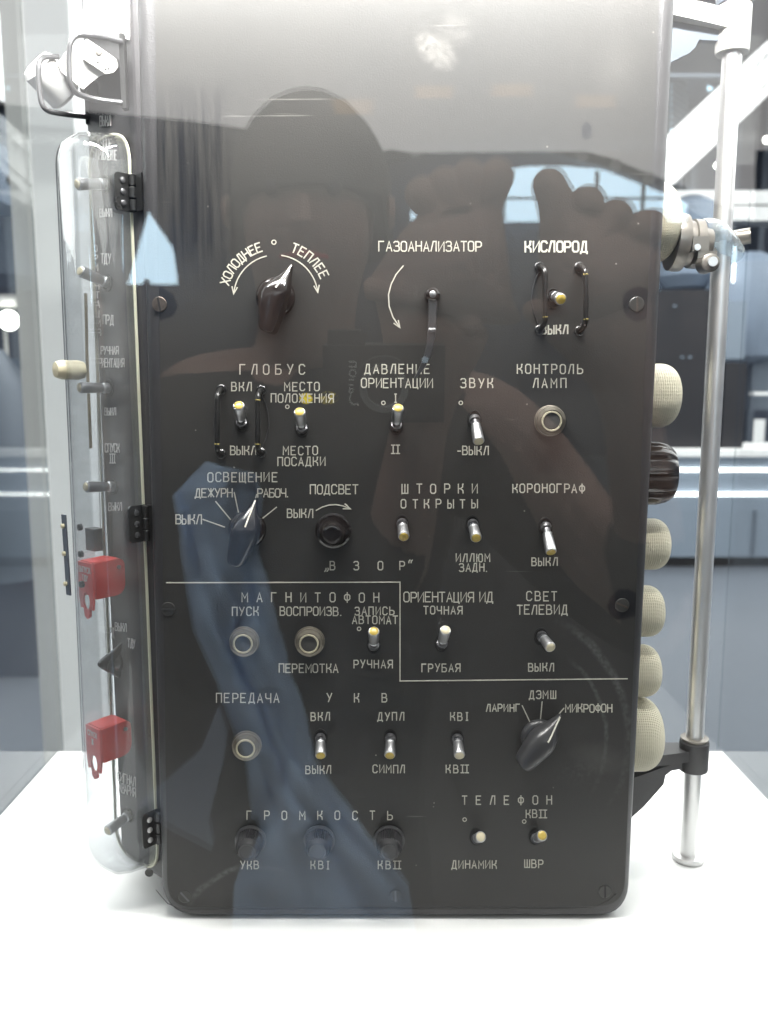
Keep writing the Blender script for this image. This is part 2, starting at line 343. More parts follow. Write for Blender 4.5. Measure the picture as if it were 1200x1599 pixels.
def strokes(mb, lines, f, w, z0=0.0, nrm=Vector((0, -1, 0))):
    """flat raised strokes: lines are 2-D polylines, f maps a 2-D point to 3-D, w is the stroke width in metres"""
    for k, l in enumerate(lines):
        p = [f(q) for q in l]; closed = (p[0]-p[-1]).length < 1e-6
        if closed: p = p[:-1]
        n = len(p); L, Rr = [], []
        for i in range(n):
            d0 = (p[i]-p[i-1]).normalized() if (i > 0 or closed) else None
            d1 = (p[(i+1) % n]-p[i]).normalized() if (i < n-1 or closed) else None
            d0 = d0 or d1; d1 = d1 or d0
            t = (d0+d1); t = t.normalized() if t.length > .3 else d1
            s = nrm.cross(t).normalized(); m = min(1.6, 1/max(.4, s.dot(nrm.cross(d1).normalized())))
            e = Vector()
            if not closed and i == 0: e = -d1*w*.35
            if not closed and i == n-1: e = d0*w*.35
            L.append(p[i]+e+s*w*m/2); Rr.append(p[i]+e-s*w*m/2)
        h = nrm*(z0+.00022+.00003*(k % 3)); b = nrm*(z0-.0001)
        loops = [[L[i]+b, L[i]+h, Rr[i]+h, Rr[i]+b] for i in range(n)]
        if closed: loops.append(loops[0])
        mb.loft(loops, not closed, not closed)
def text(s, u0, u1, v0, v1, parent, fmap=None, m=None, w=.00070, nrm=Vector((0, -1, 0)), name='lettering', gw=.56, slant=0.0, fixed=None, skew=0.0):
    """one line of capitals between columns u0..u1 and rows v0 (top)..v1 (base line)"""
    fmap = fmap or (lambda u, v: P(u, v, 0)); m = m or M['ink']; mb = MB()
    h = v1-v0; ws = [0.5*gw*h if c == ' ' else gw*h*WID.get(c, 1) for c in s]
    if fixed: ws = [fixed*WID.get(c, 1) for c in s]
    gap = (u1-u0-sum(ws))/max(1, len(s)-1)
    if gap < .22*gw*h and len(s) > 1:
        k = (u1-u0)/(sum(ws)+(len(s)-1)*.3*gw*h); ws = [x*k for x in ws]; gap = (u1-u0-sum(ws))/(len(s)-1)
    u = u0
    for c, cw in zip(s, ws):
        jx, jy = random.uniform(-.3, .3), random.uniform(-.35, .35)
        if c != ' ':
            f = lambda q, u=u, cw=cw: fmap(u+jx+q[0]*cw+slant*q[1], v1+jy-q[1]*h+skew*(u-u0+q[0]*cw))
            strokes(mb, G[c], f, w, nrm=nrm)
        u += cw+gap
    return mb.build(name, m, parent, smooth=0)
def arctext(s, cx, cy, r, a0, a1, h, gw, parent):
    mb = MB(); n = len(s)
    for i, c in enumerate(s):
        a = R(a0+(a1-a0)*i/(n-1))                            # clockwise from up
        def f(q, a=a):
            lx = (q[0]-.5)*gw; rr = r+q[1]*h
            return P(cx+math.sin(a)*rr+math.cos(a)*lx, cy-math.cos(a)*rr+math.sin(a)*lx, 0)
        strokes(mb, G[c], f, .00078)
    return mb.build('lettering', M['ink'], parent, smooth=0)
def line(pts, parent, name='engraved_line', w=.0007, fmap=None, nrm=Vector((0, -1, 0)), m=None):
    mb = MB(); strokes(mb, [pts], lambda q: (fmap or P)(q[0], q[1]), w, nrm=nrm); return mb.build(name, m or M['ink'], parent, smooth=0)
def circ_pts(cx, cy, r, a0, a1, n): return [(cx+r*math.sin(R(a0+(a1-a0)*i/n)), cy-r*math.cos(R(a0+(a1-a0)*i/n))) for i in range(n+1)]
def arrow(pts, parent):
    mb = MB(); strokes(mb, [pts], lambda q: P(*q), .0007)
    a, b = Vector(pts[-2]), Vector(pts[-1]); d = (b-a).normalized(); s = Vector((-d.y, d.x))
    tip = b+d*2; strokes(mb, [[tuple(tip-d*11+s*4), tuple(tip), tuple(tip-d*11-s*4)]], lambda q: P(*q), .0008, z0=.00006)
    return mb.build('engraved_arrow', M['ink'], parent, smooth=0)
def dot(u, v, parent, r=3.3): return line(circ_pts(u, v, r, 0, 360, 14), parent, 'engraved_ring', .0006)

# ================================================================== SETTING: the hall
FZ = -.95
def struct(mb, name, m): return tag(mb.build(name, m), kind='structure')
struct(MB().box((-16, -17, FZ-.1), (16, 13, FZ)), 'hall_floor', M['hallfloor'])
struct(MB().prism([(-16, -9.7, 4.45), (-3, -13.6, 4.45), (.5, -15.4, 4.45), (16, -15.0, 4.45), (16, -9.5, 4.45), (-16, -9.5, 4.45)], (0, 0, .05)), 'far_skylight', M['skylight'])
struct(MB().box((-16, -9.45, 4.45), (16, -.5, 4.5)), 'dim_skylight', M['skylight_dim'])
struct(MB().box((-16, -.4, 4.45), (16, 7.4, 4.5)), 'hall_fill_panel', M['hall_fill'])  # unseen glowing ceiling panel added to brighten the hall behind the case
struct(MB().box((-5, -9, FZ+.004), (5, -.25, FZ+.012)), 'added_dark_floor', M['jacket'])  # unseen dark floor added to weaken the floor reflection in the front pane
struct(MB().box((-16, 12.6, FZ), (16, 12.8, 9)), 'far_wall', M['darkwall'])
struct(MB().box((-16, -17, FZ), (16, -16.8, 9)), 'rear_wall', M['darkwall'])
struct(MB().box((-16, 7.5, 4.4), (16, 12.5, 4.6)), 'dark_ceiling', M['darkwall'])
struct(MB().box((-16.1, -16.7, FZ), (-15.9, 12.5, 4.3)), 'left_wall', M['darkwall'])
struct(MB().box((15.9, -16.7, FZ), (16.1, 12.5, 4.3)), 'right_wall', M['darkwall'])

# ================================================================== DISPLAY CASE
CX0, CX1, CY0, CY1, CZ = -.342, .355, -.2, .292, .78
case = empty('display_case'); case.location = (0, 0, 0)
tag(case, 'tall glass museum display case on a white plinth enclosing the black control panel', 'display case')
T = .006
MB().box((CX0, CY0, FZ), (CX1, CY1, -.004)).build('plinth', M['plinth'], case, 0)
def pane(lo, hi, label): MB().box(lo, hi).build('glass_pane', M['glass'], case, 0, label)
pane((CX0+T+.0005, CY0, -.001), (CX1-T-.0005, CY0+T, CZ), 'front glass pane mirroring the photographer')
pane((CX0+T+.0005, CY1-T, -.001), (CX1-T-.0005, CY1, CZ), 'back glass pane')
pane((CX0, CY0, -.001), (CX0+T, CY1, CZ), 'left glass pane')
pane((CX1-T, CY0, -.001), (CX1, CY1, CZ), 'right glass pane')
MB().box((CX0+.01, CY0+.01, -.003), (CX1-.01, CY1-.01, 0)).build('display_floor', M['plinth'], case, 0)
MB().box((CX0-.01, CY0-.01, CZ+.001), (CX1+.01, CY0+.05, CZ+.04)).build('lid_rail', M['white'], case, 0)
MB().box((CX0-.01, CY1-.05, CZ+.001), (CX1+.01, CY1+.01, CZ+.04)).build('lid_rail', M['white'], case, 0)
MB().box((CX0-.01, CY0+.051, CZ+.002), (CX1+.01, CY1-.051, CZ+.03)).build('lid', M['white'], case, 0)
for nm, y, e, tilt, sx, drop in (('front', -.10, 16.5, 60, .50, .060), ('rear', .235, 9.0, 12, .56, .045)):
    MB().box((-sx/2-.01, y-.016, CZ-drop), (sx/2+.01, y+.016, CZ-.001)).build('lamp_bar', M['greypaint'], case, 0)
    ld = bpy.data.lights.new('case_lamp', 'AREA'); ld.shape = 'RECTANGLE'; ld.size = sx; ld.size_y = .02; ld.energy = e; ld.color = (1, .965, .935)
    lo = bpy.data.objects.new('case_lamp', ld); COL.objects.link(lo); lo.location = (0, y, CZ-drop-.002); lo.rotation_euler = (R(tilt), 0, 0)

# ================================================================== CONTROL PANEL
panel = empty('control_panel')
tag(panel, 'black spacecraft control panel with cyrillic lettering, toggle switches and knobs standing on the white plinth', 'control panel')
NB = Vector((0, -1, 0))
# housing : front rounded, left flank splayed backwards
def outline(inL, inR, inB, Y, cL=60, cR=52):
    q = [P(205+inL, -160, Y), P(1068-inR, -160, Y), P(985-inR, 1436-inB*.4, Y), P(250+inL, 1436-inB*.4, Y)]
    q = [Vector((p.x, Y, p.z)) for p in q]
    return ring(q, [.001, .001, cR*.00042, cL*.00042], 7)
base0 = outline(0, 0, 0, 0)
n0 = len(base0)
def lvl(Y, inset, dl=0.0, rise=0.0):
    l = outline(inset, inset, inset, 0); out = []
    cx = .01
    for p in l:
        x = p.x
        if p.x < cx: 
            k = min(1, (cx-p.x)/.12); x = p.x-dl*(1 if k > .75 else 0)
        out.append(Vector((x, Y, p.z+(rise if (p.x < -.10 and p.z < .06) else 0))))
    return out
H0 = .0006
loops = [lvl(H0, 22), lvl(H0+.0009, 13), lvl(H0+.003, 5), lvl(H0+.0065, 1), lvl(.011, 0)]
MB().loft(loops, True, True).build('front_casing', M['enamel'], panel, 50)
# body behind: plan polygon extruded upwards, bottom chamfered towards the back on the left
ztop = .69
FA0 = P(203, 700, .012); FB0 = P(146, 700, .046)
xl_f = lambda z: P(205, 0, 0).x + (P(250, 1380, 0).x-P(205, 0, 0).x)*(1-z/.605)     # front-left edge leans slightly
O_f = Vector((xl_f(.3)-.0005, .0115, .3)); t_f = Vector((.76, -.65, 0)).normalized(); n_f = Vector((-.65, -.76, 0)).normalized()
def F(u, v, h=0.0): return PL(u, v, O_f+n_f*h, n_f)
FW = .058                                                     # width of the splayed flank
a0 = O_f.copy(); b0 = O_f - t_f*FW
XR = .168
plan = [(a0.x, a0.y), (b0.x, b0.y), (b0.x+.004, .15), (XR, .15), (XR, .0115)]
def bodyloop(z, s=0.0, b=0.0):
    out = [Vector((x, y, z)) for x, y in plan]
    if s:
        for k in (1, 2): out[k].x += s
        out[0].x += s*.55; out[3].x -= s*.4; out[4].x -= s*.4
    return out
body = MB().loft([bodyloop(.019, .006), bodyloop(.023, 0), bodyloop(ztop)])
bo = body.build('housing', M['side'], panel, 0)
bv = bo.modifiers.new('bevel', 'BEVEL'); bv.width = .0025; bv.segments = 2; bv.limit_method = 'ANGLE'
# face plate
pl = ring([P(240, -158, 0), P(1036, -158, 0), P(975, 1415, 0), P(262, 1417, 0)], [.001, .001, .019, .019], 8)
pl = [Vector((p.x, 0, p.z)) for p in pl]
MB().loft([[p for p in pl], [p+Vector((0, H0+.0004, 0)) for p in pl]]).build('face_plate', M['plate'], panel, 0)
# edge highlight drawn as a thin line round the lower border
bl = [(244, 1390), (252, 1400), (262, 1411), (277, 1418), (300, 1421), (900, 1419), (930, 1416), (952, 1406), (963, 1396)]
line(bl, panel, 'edge_highlight_line', .0003, fmap=lambda u, v: P(u, v, -.0001), m=M['screw'])

T_ = lambda *a, **k: text(*a, panel, **k)
arctext('ХОЛОДНЕЕ', 431, 465, 76, -72, -19, 14, 8.2, panel)
arctext('ТЕПЛЕЕ', 431, 465, 76, 21, 64, 14, 8.2, panel)
dot(428, 378, panel)
arrow(circ_pts(431, 464, 66, -13, -84, 14), panel); arrow(circ_pts(431, 464, 66, 8, 82, 14), panel)
T_('ГАЗОАНАЛИЗАТОР', 592, 752, 377, 392); T_('КИСЛОРОД', 821, 917, 377, 393, m=M['boldink'], w=.00105)
arrow([(630, 415), (619, 428), (611, 444), (607, 460), (608, 478), (614, 495), (624, 510)], panel)
T_('ВЫКЛ', 846, 887, 508, 521, m=M['boldink'], w=.0009)
T_('ГЛОБУС', 375, 476, 569, 584); T_('ВКЛ', 362, 393, 597, 610); T_('МЕСТО', 445, 499, 597, 610); T_('ПОЛОЖЕНИЯ', 424, 521, 615, 628)
dot(449, 635, panel, 2.8); T_('ВЫКЛ', 360, 400, 697, 710); T_('МЕСТО', 443, 496, 697, 710); T_('ПОСАДКИ', 434, 508, 714, 727)
T_('ДАВЛЕНИЕ', 570, 671, 569, 583); T_('ОРИЕНТАЦИИ', 565, 676, 591, 605); T_('ЗВУК', 720, 770, 591, 605)
T_('I', 615, 624, 615, 628); dot(599, 629, panel, 2.8); dot(720, 629, panel, 2.8); T_('2', 612, 625, 695, 708); T_('ВЫКЛ', 723, 763, 697, 710)
T_('-', 715, 718, 699, 709, w=.0006)
T_('КОНТРОЛЬ', 808, 910, 569, 583); T_('ЛАМП', 833, 884, 591, 605)
T_('ОСВЕЩЕНИЕ', 325, 433, 738, 752); T_('ДЕЖУРН', 305, 363, 763, 776); T_('РАБОЧ.', 403, 452, 763, 776); T_('ВЫКЛ', 275, 315, 804, 818)
for a in ([(366, 769), (373, 802)], [(337, 783), (360, 811)], [(317, 811), (351, 823)], [(401, 772), (398, 784)], [(432, 792), (407, 812)]): line(a, panel)
T_('ПОДСВЕТ', 485, 559, 757, 771); T_('ВЫКЛ', 449, 489, 795, 808); arrow([(494, 797), (503, 792), (514, 788.5), (525, 788), (536, 790), (546, 794)], panel)
T_('ШТОРКИ', 628, 746, 756, 770); T_('ОТКРЫТЫ', 627, 746, 780, 793); T_('КОРОНОГРАФ', 801, 913, 756, 769)
T_('ИЛЛЮМ', 713, 765, 865, 877); T_('ЗАДН.', 718, 763, 880, 892); T_('ВЫКЛ', 831, 871, 871, 883)
T_(',', 507, 514, 876, 890); T_('В', 516, 524, 877, 890); T_('З', 553, 561, 877, 890); T_('О', 591, 599, 877, 890); T_('Р', 625, 633, 877, 890); T_('"', 637, 645, 876, 890)
line([(260, 910), (625, 909), (625, 1063.5), (980, 1060)], panel, 'engraved_border')
T_('МАГНИТОФОН', 378, 592, 926, 940); T_('ПУСК', 363, 404, 948, 961); T_('ВОСПРОИЗВ.', 438, 535, 948, 961); T_('ЗАПИСЬ', 555, 616, 948, 960); T_('АВТОМАТ', 551, 621, 962, 974)
dot(561, 982, panel, 2.8); T_('ПЕРЕМОТКА', 436, 528, 1037, 1050); T_('РУЧНАЯ', 553, 613, 1031, 1043)
T_('ОРИЕНТАЦИЯ ИД', 631, 770, 925, 940); T_('ТОЧНАЯ', 662, 722, 947, 959); T_('СВЕТ', 823, 870, 924, 938); T_('ТЕЛЕВИД', 808, 886, 945, 959)
T_('ГРУБАЯ', 659, 719, 1037, 1049); T_('ВЫКЛ', 826, 865, 1036, 1048)
T_('ПЕРЕДАЧА', 338, 436, 1083, 1097); T_('УКВ', 511, 604, 1083, 1096); T_('ВКЛ', 486, 515, 1113, 1125); T_('ДУПЛ', 590, 631, 1113, 1125)
T_('КВI', 704, 732, 1113, 1125); T_('КВ2', 697, 732, 1195, 1207); T_('ВЫКЛ', 478, 517, 1196, 1208); T_('СИМПЛ', 583, 632, 1195, 1207)
T_('ДЭМШ', 827, 868, 1079, 1091); T_('ЛАРИНГ', 760, 812, 1100, 1111); T_('МИКРОФОН', 884, 956, 1100, 1112)
for a in ([(816, 1102), (830, 1132)], [(847, 1096), (844, 1128)], [(881, 1106), (870, 1119)]): line(a, panel)
T_('ТЕЛЕФОН', 722, 862, 1243, 1256); T_('КВ2', 822, 854, 1265, 1277); dot(726, 1280, panel, 2.8); dot(819, 1283, panel, 2.8)
T_('ГРОМКОСТЬ', 386, 613, 1267, 1280); T_('УКВ', 376, 404, 1345, 1357); T_('КВI', 486, 515, 1345, 1357); T_('КВ2', 591, 626, 1345, 1357)
T_('ДИНАМИК', 706, 776, 1344, 1356); T_('ШВР', 820, 848, 1343, 1355)

# ------- toggle switches
def toggle(hu, hv, tu, tv, tip, length=.0165, par=None):
    par = par or panel; h = P(hu, hv, 0)
    b = MB()
    k = 20; e = lambda rx, rz, y: [h+Vector((rx*math.cos(2*math.pi*i/k), y, rz*math.sin(2*math.pi*i/k))) for i in range(k)]
    b.loft([e(.0048, .0064, 0), e(.0048, .0064, -.0005), e(.0040, .0056, -.0007), e(.0038, .0054, -.0003)])
    sw = b.build('toggle_switch', M['hole'], par)
    t = P(tu, tv, -length); root = h+Vector((0, -.0008, (-.0012 if t.z > h.z else .0012)))
    d = (t-root); L = d.length; d.normalize()
    MB().lathe([(.0033, 0), (.0036, .0014), (.0036, .003), (.0026, .0034), (.0024, L*.34)], root, d, 20).build('lever_neck', M['darksteel'], sw)
    MB().lathe([(.0026, L*.32), (.0032, L*.335), (.0029, L*.36), (.0029, L*.42), (.0033, L*.44), (.0037, L*.97), (.0035, L), (.0031, L+.0003)], root, d, 24).build('lever', M['steel'], sw)
    MB().lathe([(.0030, L-.0002), (.0030, L+.0005), (.0022, L+.0010), (.0009, L+.0012)], root, d, 20).build('lever_tip', M[tip], sw)
    return sw
for a in [(378, 660, 373, 633, 'brass'), (472, 668, 468, 643, 'brass'), (619, 664, 622, 637, 'brass'), (741, 655, 748, 689, 'cream'),
          (864, 465, 876, 467, 'brass'), (628, 818, 631, 838, 'brass'), (738, 819, 744, 840, 'brass'), (852, 822, 861, 862, 'brass'),
          (584, 1007, 584, 986, 'brass'), (690, 1004, 696, 984, 'cream'), (845, 994, 860, 1011, 'cream'),
          (501, 1152, 501, 1180, 'brass'), (610, 1152, 609, 1180, 'brass'), (714, 1153, 718, 1180, 'cream'),
          (744, 1307, 751, 1307, 'cream'), (836, 1307, 847, 1305, 'brass')]: toggle(*a)

# ------- wire guards beside two switches
def guard(u, v0, v1, side):
    a = P(u, v0+3, 0); b = P(u, v1-3, 0); du = .0012 if u > 600 else -.0004
    o = Vector((du, -.0125, -.0035)); q = Vector((du, -.0125, .0035))
    g = MB().tube(arc([a, a+Vector((0, -.004, 0)), a+o, b+q, b+Vector((0, -.004, 0)), b], .003), .0017, 8).build('switch_guard', M['wire'], panel, 60)
    for c in (a, b): MB().lathe([(.0033, 0), (.0033, -.0008), (.0026, -.0014)], c, (0, 1, 0), 16).build('foot_washer', M['wire'], g)
    m_ = a+o; n_ = b+q
    for t in ((0.03, .86) if side > 0 else (.84,)): 
        c0 = m_.lerp(n_, t); c1 = m_.lerp(n_, t+.1)
        MB().tube([c0, c0.lerp(c1, .5), c1], [.0012, .00182, .0012], 8).build('worn_paint', M['chipped'], g)
    # thin arc drawn for the guard's reflection on the plate
    arcp = [P(u+side*0+s, v) for s, v in [(0, v0+6), (-9*1, (v0*.72+v1*.28)), (-13, (v0+v1)/2), (-10, v0*.3+v1*.7), (0, v1-6)]] if side < 0 else \
           [P(u+s, v) for s, v in [(0, v0+6), (9, (v0*.72+v1*.28)), (13, (v0+v1)/2), (10, v0*.3+v1*.7), (0, v1-6)]]
    MB().tube(arc([p+Vector((0, -.0002, 0)) for p in arcp], .004), .0004, 6).build('guard_reflection', M['enamel'], g)
guard(843, 414, 518, -1); guard(905, 414, 520, 1); guard(346, 605, 712, -1); guard(408, 606, 710, 1)

# ------- pointer knobs
def pointer(ax, ay, tip, end, H=.019, m='bakelite', wdt=.0095, fm=None, nrm=NB, par=None, lineon=True, skirt=.0125):
    fm = fm or (lambda u, v, h: P(u, v, -h)); par = par or panel
    A = fm(ax, ay, 0); Tp = fm(tip[0], tip[1], .006); En = fm(end[0], end[1], H)
    A1 = A+nrm*0.0
    tp = Tp-nrm*.006; en = En-nrm*H
    st = []
    prof = [(-1.0, .34, .93), (-.97, .56, .98), (-.88, .70, 1), (-.6, .80, 1), (-.3, .93, 1), (0, 1.0, 1), (.2, .92, .96), (.4, .70, .82), (.6, .44, .62), (.8, .22, .45), (.94, .12, .34), (1.0, .04, .30)]
    mb = MB(); loops = []; ridge = []
    for s, wd, hh in prof:
        c = A1.lerp(en, -s) if s < 0 else A1.lerp(tp, s)
        ax_ = (tp-en).normalized(); sd = nrm.cross(ax_).normalized()*wdt*wd; up = nrm*H*hh
        lo_ = nrm*.003
        if s < 0: lo_ = nrm*(.003+.004*(-s))
        loops.append([c+lo_+sd, c+up*.45+sd*1.02, c+up*.80+sd*.92, c+up*.95+sd*.62, c+up+sd*.22, c+up-sd*.22, c+up*.95-sd*.62, c+up*.80-sd*.92, c+up*.45-sd*1.02, c+lo_-sd])
        ridge.append(c+up)
    k = mb.loft(loops).build('selector_knob', M[m], par, 50)
    sm = k.modifiers.new('subdivision', 'SUBSURF'); sm.levels = 1; sm.render_levels = 2
    MB().lathe([(skirt, .0004), (skirt, .002), (skirt*.93, .0038), (skirt*.78, .005)], A, nrm, 36).build('knob_skirt', M[m], k)
    if lineon:
        ps = [r+nrm*.0003 for r in ridge[6:11]]; ax_ = (tp-en).normalized(); sd = nrm.cross(ax_)*.00045
        MB().loft([[p+sd+nrm*.0002, p-sd+nrm*.0002, p-sd-nrm*.0012, p+sd-nrm*.0012] for p in ps]).build('pointer_line', M['boldink'], k)
    return k
pointer(431, 464, (457, 411), (414, 518)); pointer(387, 826, (400, 778), (364, 886), m='bakelite'); pointer(842, 1150, (877, 1117), (818, 1203), m='bakedull')

# ------- round knurled knobs
def roundknob(bu, bv_, fu, fv, rb, rf, m):
    A = P(bu, bv_, 0); H = .0165; Fp = P(fu, fv, -H); d = (Fp-A).normalized(); d = (d+NB*2).normalized(); L = H
    k = MB().lathe([(rb*1.22, .0004), (rb*1.25, .0016), (rb*1.1, .0026)], A, NB, 36).build('rotary_knob', M[m], panel)
    n = 72; loops = []
    for h, r, g in [(.0025, rb*1.06, .10), (.004, rb*1.05, .12), (.012, rf*1.32, .13), (.0128, rf*1.16, 0), (L-.001, rf*1.03, 0), (L, rf*.96, 0), (L+.0003, rf*.85, 0), (L-.0003, rf*.7, 0)]:
        loops.append([A+NB*h+Vector((math.cos(2*math.pi*i/n), 0, math.sin(2*math.pi*i/n)))*r*(1-(g if i % 2 else 0)) for i in range(n)])
    MB().loft(loops).build('knurled_grip', M[m], k, 25)
    return k
roundknob(521, 828, 521, 843, .0095, .0066, 'bakelite')
for u in (392, 499, 608): roundknob(u, 1311, u, 1333, .0088, .0066, 'bakedull')

# ------- push buttons
def button(u, v, m='buttonbody'):
    A = P(u, v-3, 0)
    k = MB().lathe([(.0102, .0002), (.0102, .0012), (.0092, .0018), (.0096, .0034), (.0092, .0056), (.0072, .0066), (.0069, .0060)], A, NB, 40).build('push_button', M[m], panel)
    MB().lathe([(.0066, .0060), (.0066, .0070), (.0064, .0074), (.0056, .0074), (.0054, .0068)], A, NB, 40, False, False).build('button_ring', M['buttonring'], k)
    MB().lathe([(.0053, .0055), (.0053, .0068), (.0048, .0069), (.0015, .0066)], A, NB, 32).build('button_cap', M['buttoncap'], k)
for u, v in [(859, 660), (382, 1004), (484, 1004), (386, 1166)]: button(u, v)

# ------- crank lever
A = P(675, 462, 0)
lev = MB().lathe([(.0050, .0002), (.0050, .0035), (.0044, .0085), (.0030, .0098)], A, NB, 24).build('crank_lever', M['bakelite'], panel)
MB().lathe([(.0021, .009), (.0021, .0108), (.0012, .0114)], A, NB, 16).build('rivet', M['steel'], lev)
pts = [(676, 458, .0072, 6.5), (676, 480, .0078, 7), (675, 512, .0078, 6.4), (674.5, 518, .0098, 6.6), (673, 535, .0098, 6.0), (668, 556, .0095, 5.6), (659, 575, .009, 4.4), (649, 590, .0085, 2.0)]
loops = []
for u, v, h, wd in pts:
    c = P(u, v, -h); sd = Vector((wd*.00042, 0, wd*.00007*0)); th = Vector((0, -.0013, 0))
    loops.append([c+sd, c+sd*.8+th, c-sd*.8+th, c-sd])
MB().loft(loops).build('lever_blade', M['bakedull'], lev, 30)
MB().box(P(669, 519, -.0092)+Vector((0, -.0022, 0)), P(681, 515, -.0092)).build('lever_joint', M['darksteel'], lev)

# ------- screws
def screw(u, v, ang, m='screw', r=.0048, f=None, nrm=NB, slotm='hole'):
    A = f(u, v) if f else P(u, v, 0)
    k = MB().lathe([(r, .0001), (r, .0003), (r*.92, .0006), (r*.2, .00075)], A, nrm, 24).build('screw', M[m], panel)
    x = nrm.cross(Vector((0, 0, 1))).normalized(); z = Vector((0, 0, 1)); d = x*math.cos(R(ang))+z*math.sin(R(ang)); e = nrm.cross(d)
    MB().prism([A+nrm*.0008+d*r*.9*a+e*r*.13*b for a, b in ((1, 1), (-1, 1), (-1, -1), (1, -1))], nrm*.00015).build('slot', M[slotm], k)
screw(249, 475, 80, 'scratchscrew'); screw(995, 475, 88, 'screw', slotm='scratchscrew'); screw(263, 951, 0, 'screw', slotm='darksteel')
screw(972, 945, 25, 'screw', slotm='scratchscrew'); screw(289, 1400, 50, 'screw', slotm='darksteel'); screw(618, 1399, 88, 'screw', slotm='darksteel'); screw(945, 1392, 88)

# ------------------------------------------------------------------ splayed left flank
S_ = lambda s, u0, u1, v0, v1, **k: text(s, u0, u1, v0, v1, panel, fmap=lambda u, v: F(u, v, .0004), m=M['sideink'], w=.0007, nrm=n_f, **k)
S_('ВЫКЛ', 156, 173, 181, 196); S_('РУЧНОЕ', 150, 174, 216, 230, skew=.05); S_('УПРАВЛЕНИЕ', 148, 182, 233, 248, skew=.05)
S_('ВЫКЛ', 156, 175, 326, 338); S_('ТДУ', 158, 173, 396, 411); S_('ПРД', 161, 177, 492, 506); S_('РУЧНАЯ', 158, 185, 541, 553); S_('ОРИЕНТАЦИЯ', 151, 194, 560, 573)
S_('ВЫКЛ', 164, 181, 637, 648); S_('СПУСК', 164, 187, 693, 706); S_('3', 172, 180, 709, 723); S_('ВЫКЛ', 170, 190, 785, 797)
S_('ВЫКЛ', 180, 198, 972, 984, skew=.15); S_('ПРД', 167, 178, 980, 994, skew=.1); S_('ТДУ', 200, 211, 997, 1010, skew=.2)
S_('СИГНАЛ', 184, 212, 1205, 1219, skew=.35); S_('АВАРИЯ', 186, 212, 1222, 1236, skew=.35)
for k, c in enumerate('ОРИЕНТАЦИЯ'): S_(c, 147.5+k*.6, 152+k*.6, 383+k*14.5, 393+k*14.5, gw=.45)
line([(143, 262), (150, 560), (157, 820), (160, 860)], panel, fmap=lambda u, v: F(u, v, .0004), nrm=n_f, w=.0006, m=M['sideink'])
line([(162, 935), (168, 1050), (170, 1100)], panel, fmap=lambda u, v: F(u, v, .0004), nrm=n_f, w=.0006, m=M['sideink'])

def side_toggle(bu, bv_, tu, tv, par=panel):
    A = F(bu, bv_); k = MB().lathe([(.0058, .0002), (.0058, .0012), (.0050, .0015), (.0046, .0006)], A, n_f, 22).build('toggle_switch', M['hole'], par)
    # the tip hangs over the flank by about 22 mm
    Tt = PL(tu, tv, O_f+n_f*.021, n_f); d = Tt-A; L = d.length; d.normalize()
    MB().lathe([(.0036, .0006), (.0038, .004), (.0029, .005), (.0030, L*.3), (.0034, L*.33), (.0040, L*.97), (.0034, L)], A, d, 22).build('lever', M['steel'], k)
    MB().lathe([(.0032, L-.0003), (.0026, L+.0008), (.0008, L+.0012)], A, d, 18).build('lever_tip', M['cream'], k)
for a in [(166, 287, 121, 287), (169, 442, 125, 423), (171, 606, 124, 605), (178, 760, 134, 760), (202, 1272, 168, 1298)]: side_toggle(*a)
# cream handle and tan strip under the cover
hd = MB().lathe([(.0005, 0), (.0050, .0010), (.0064, .005), (.0066, .016), (.0056, .020)], P(84, 577, .014), P(138, 578, .03)-P(84, 577, .014), 28).build('orientation_handle', M['cream'], panel)
MB().tube([F(134, 458, .006), F(136, 560, .006), F(142, 700, .006)], .0012, 6).build('handle_stem', M['tan'], hd)
# small pointer knob
pointer(184, 1032, (190, 1002), (186, 1060), H=.017, m='bakelite', wdt=.0045, fm=lambda u, v, h: F(u, v), nrm=n_f, lineon=False, skirt=.0075)
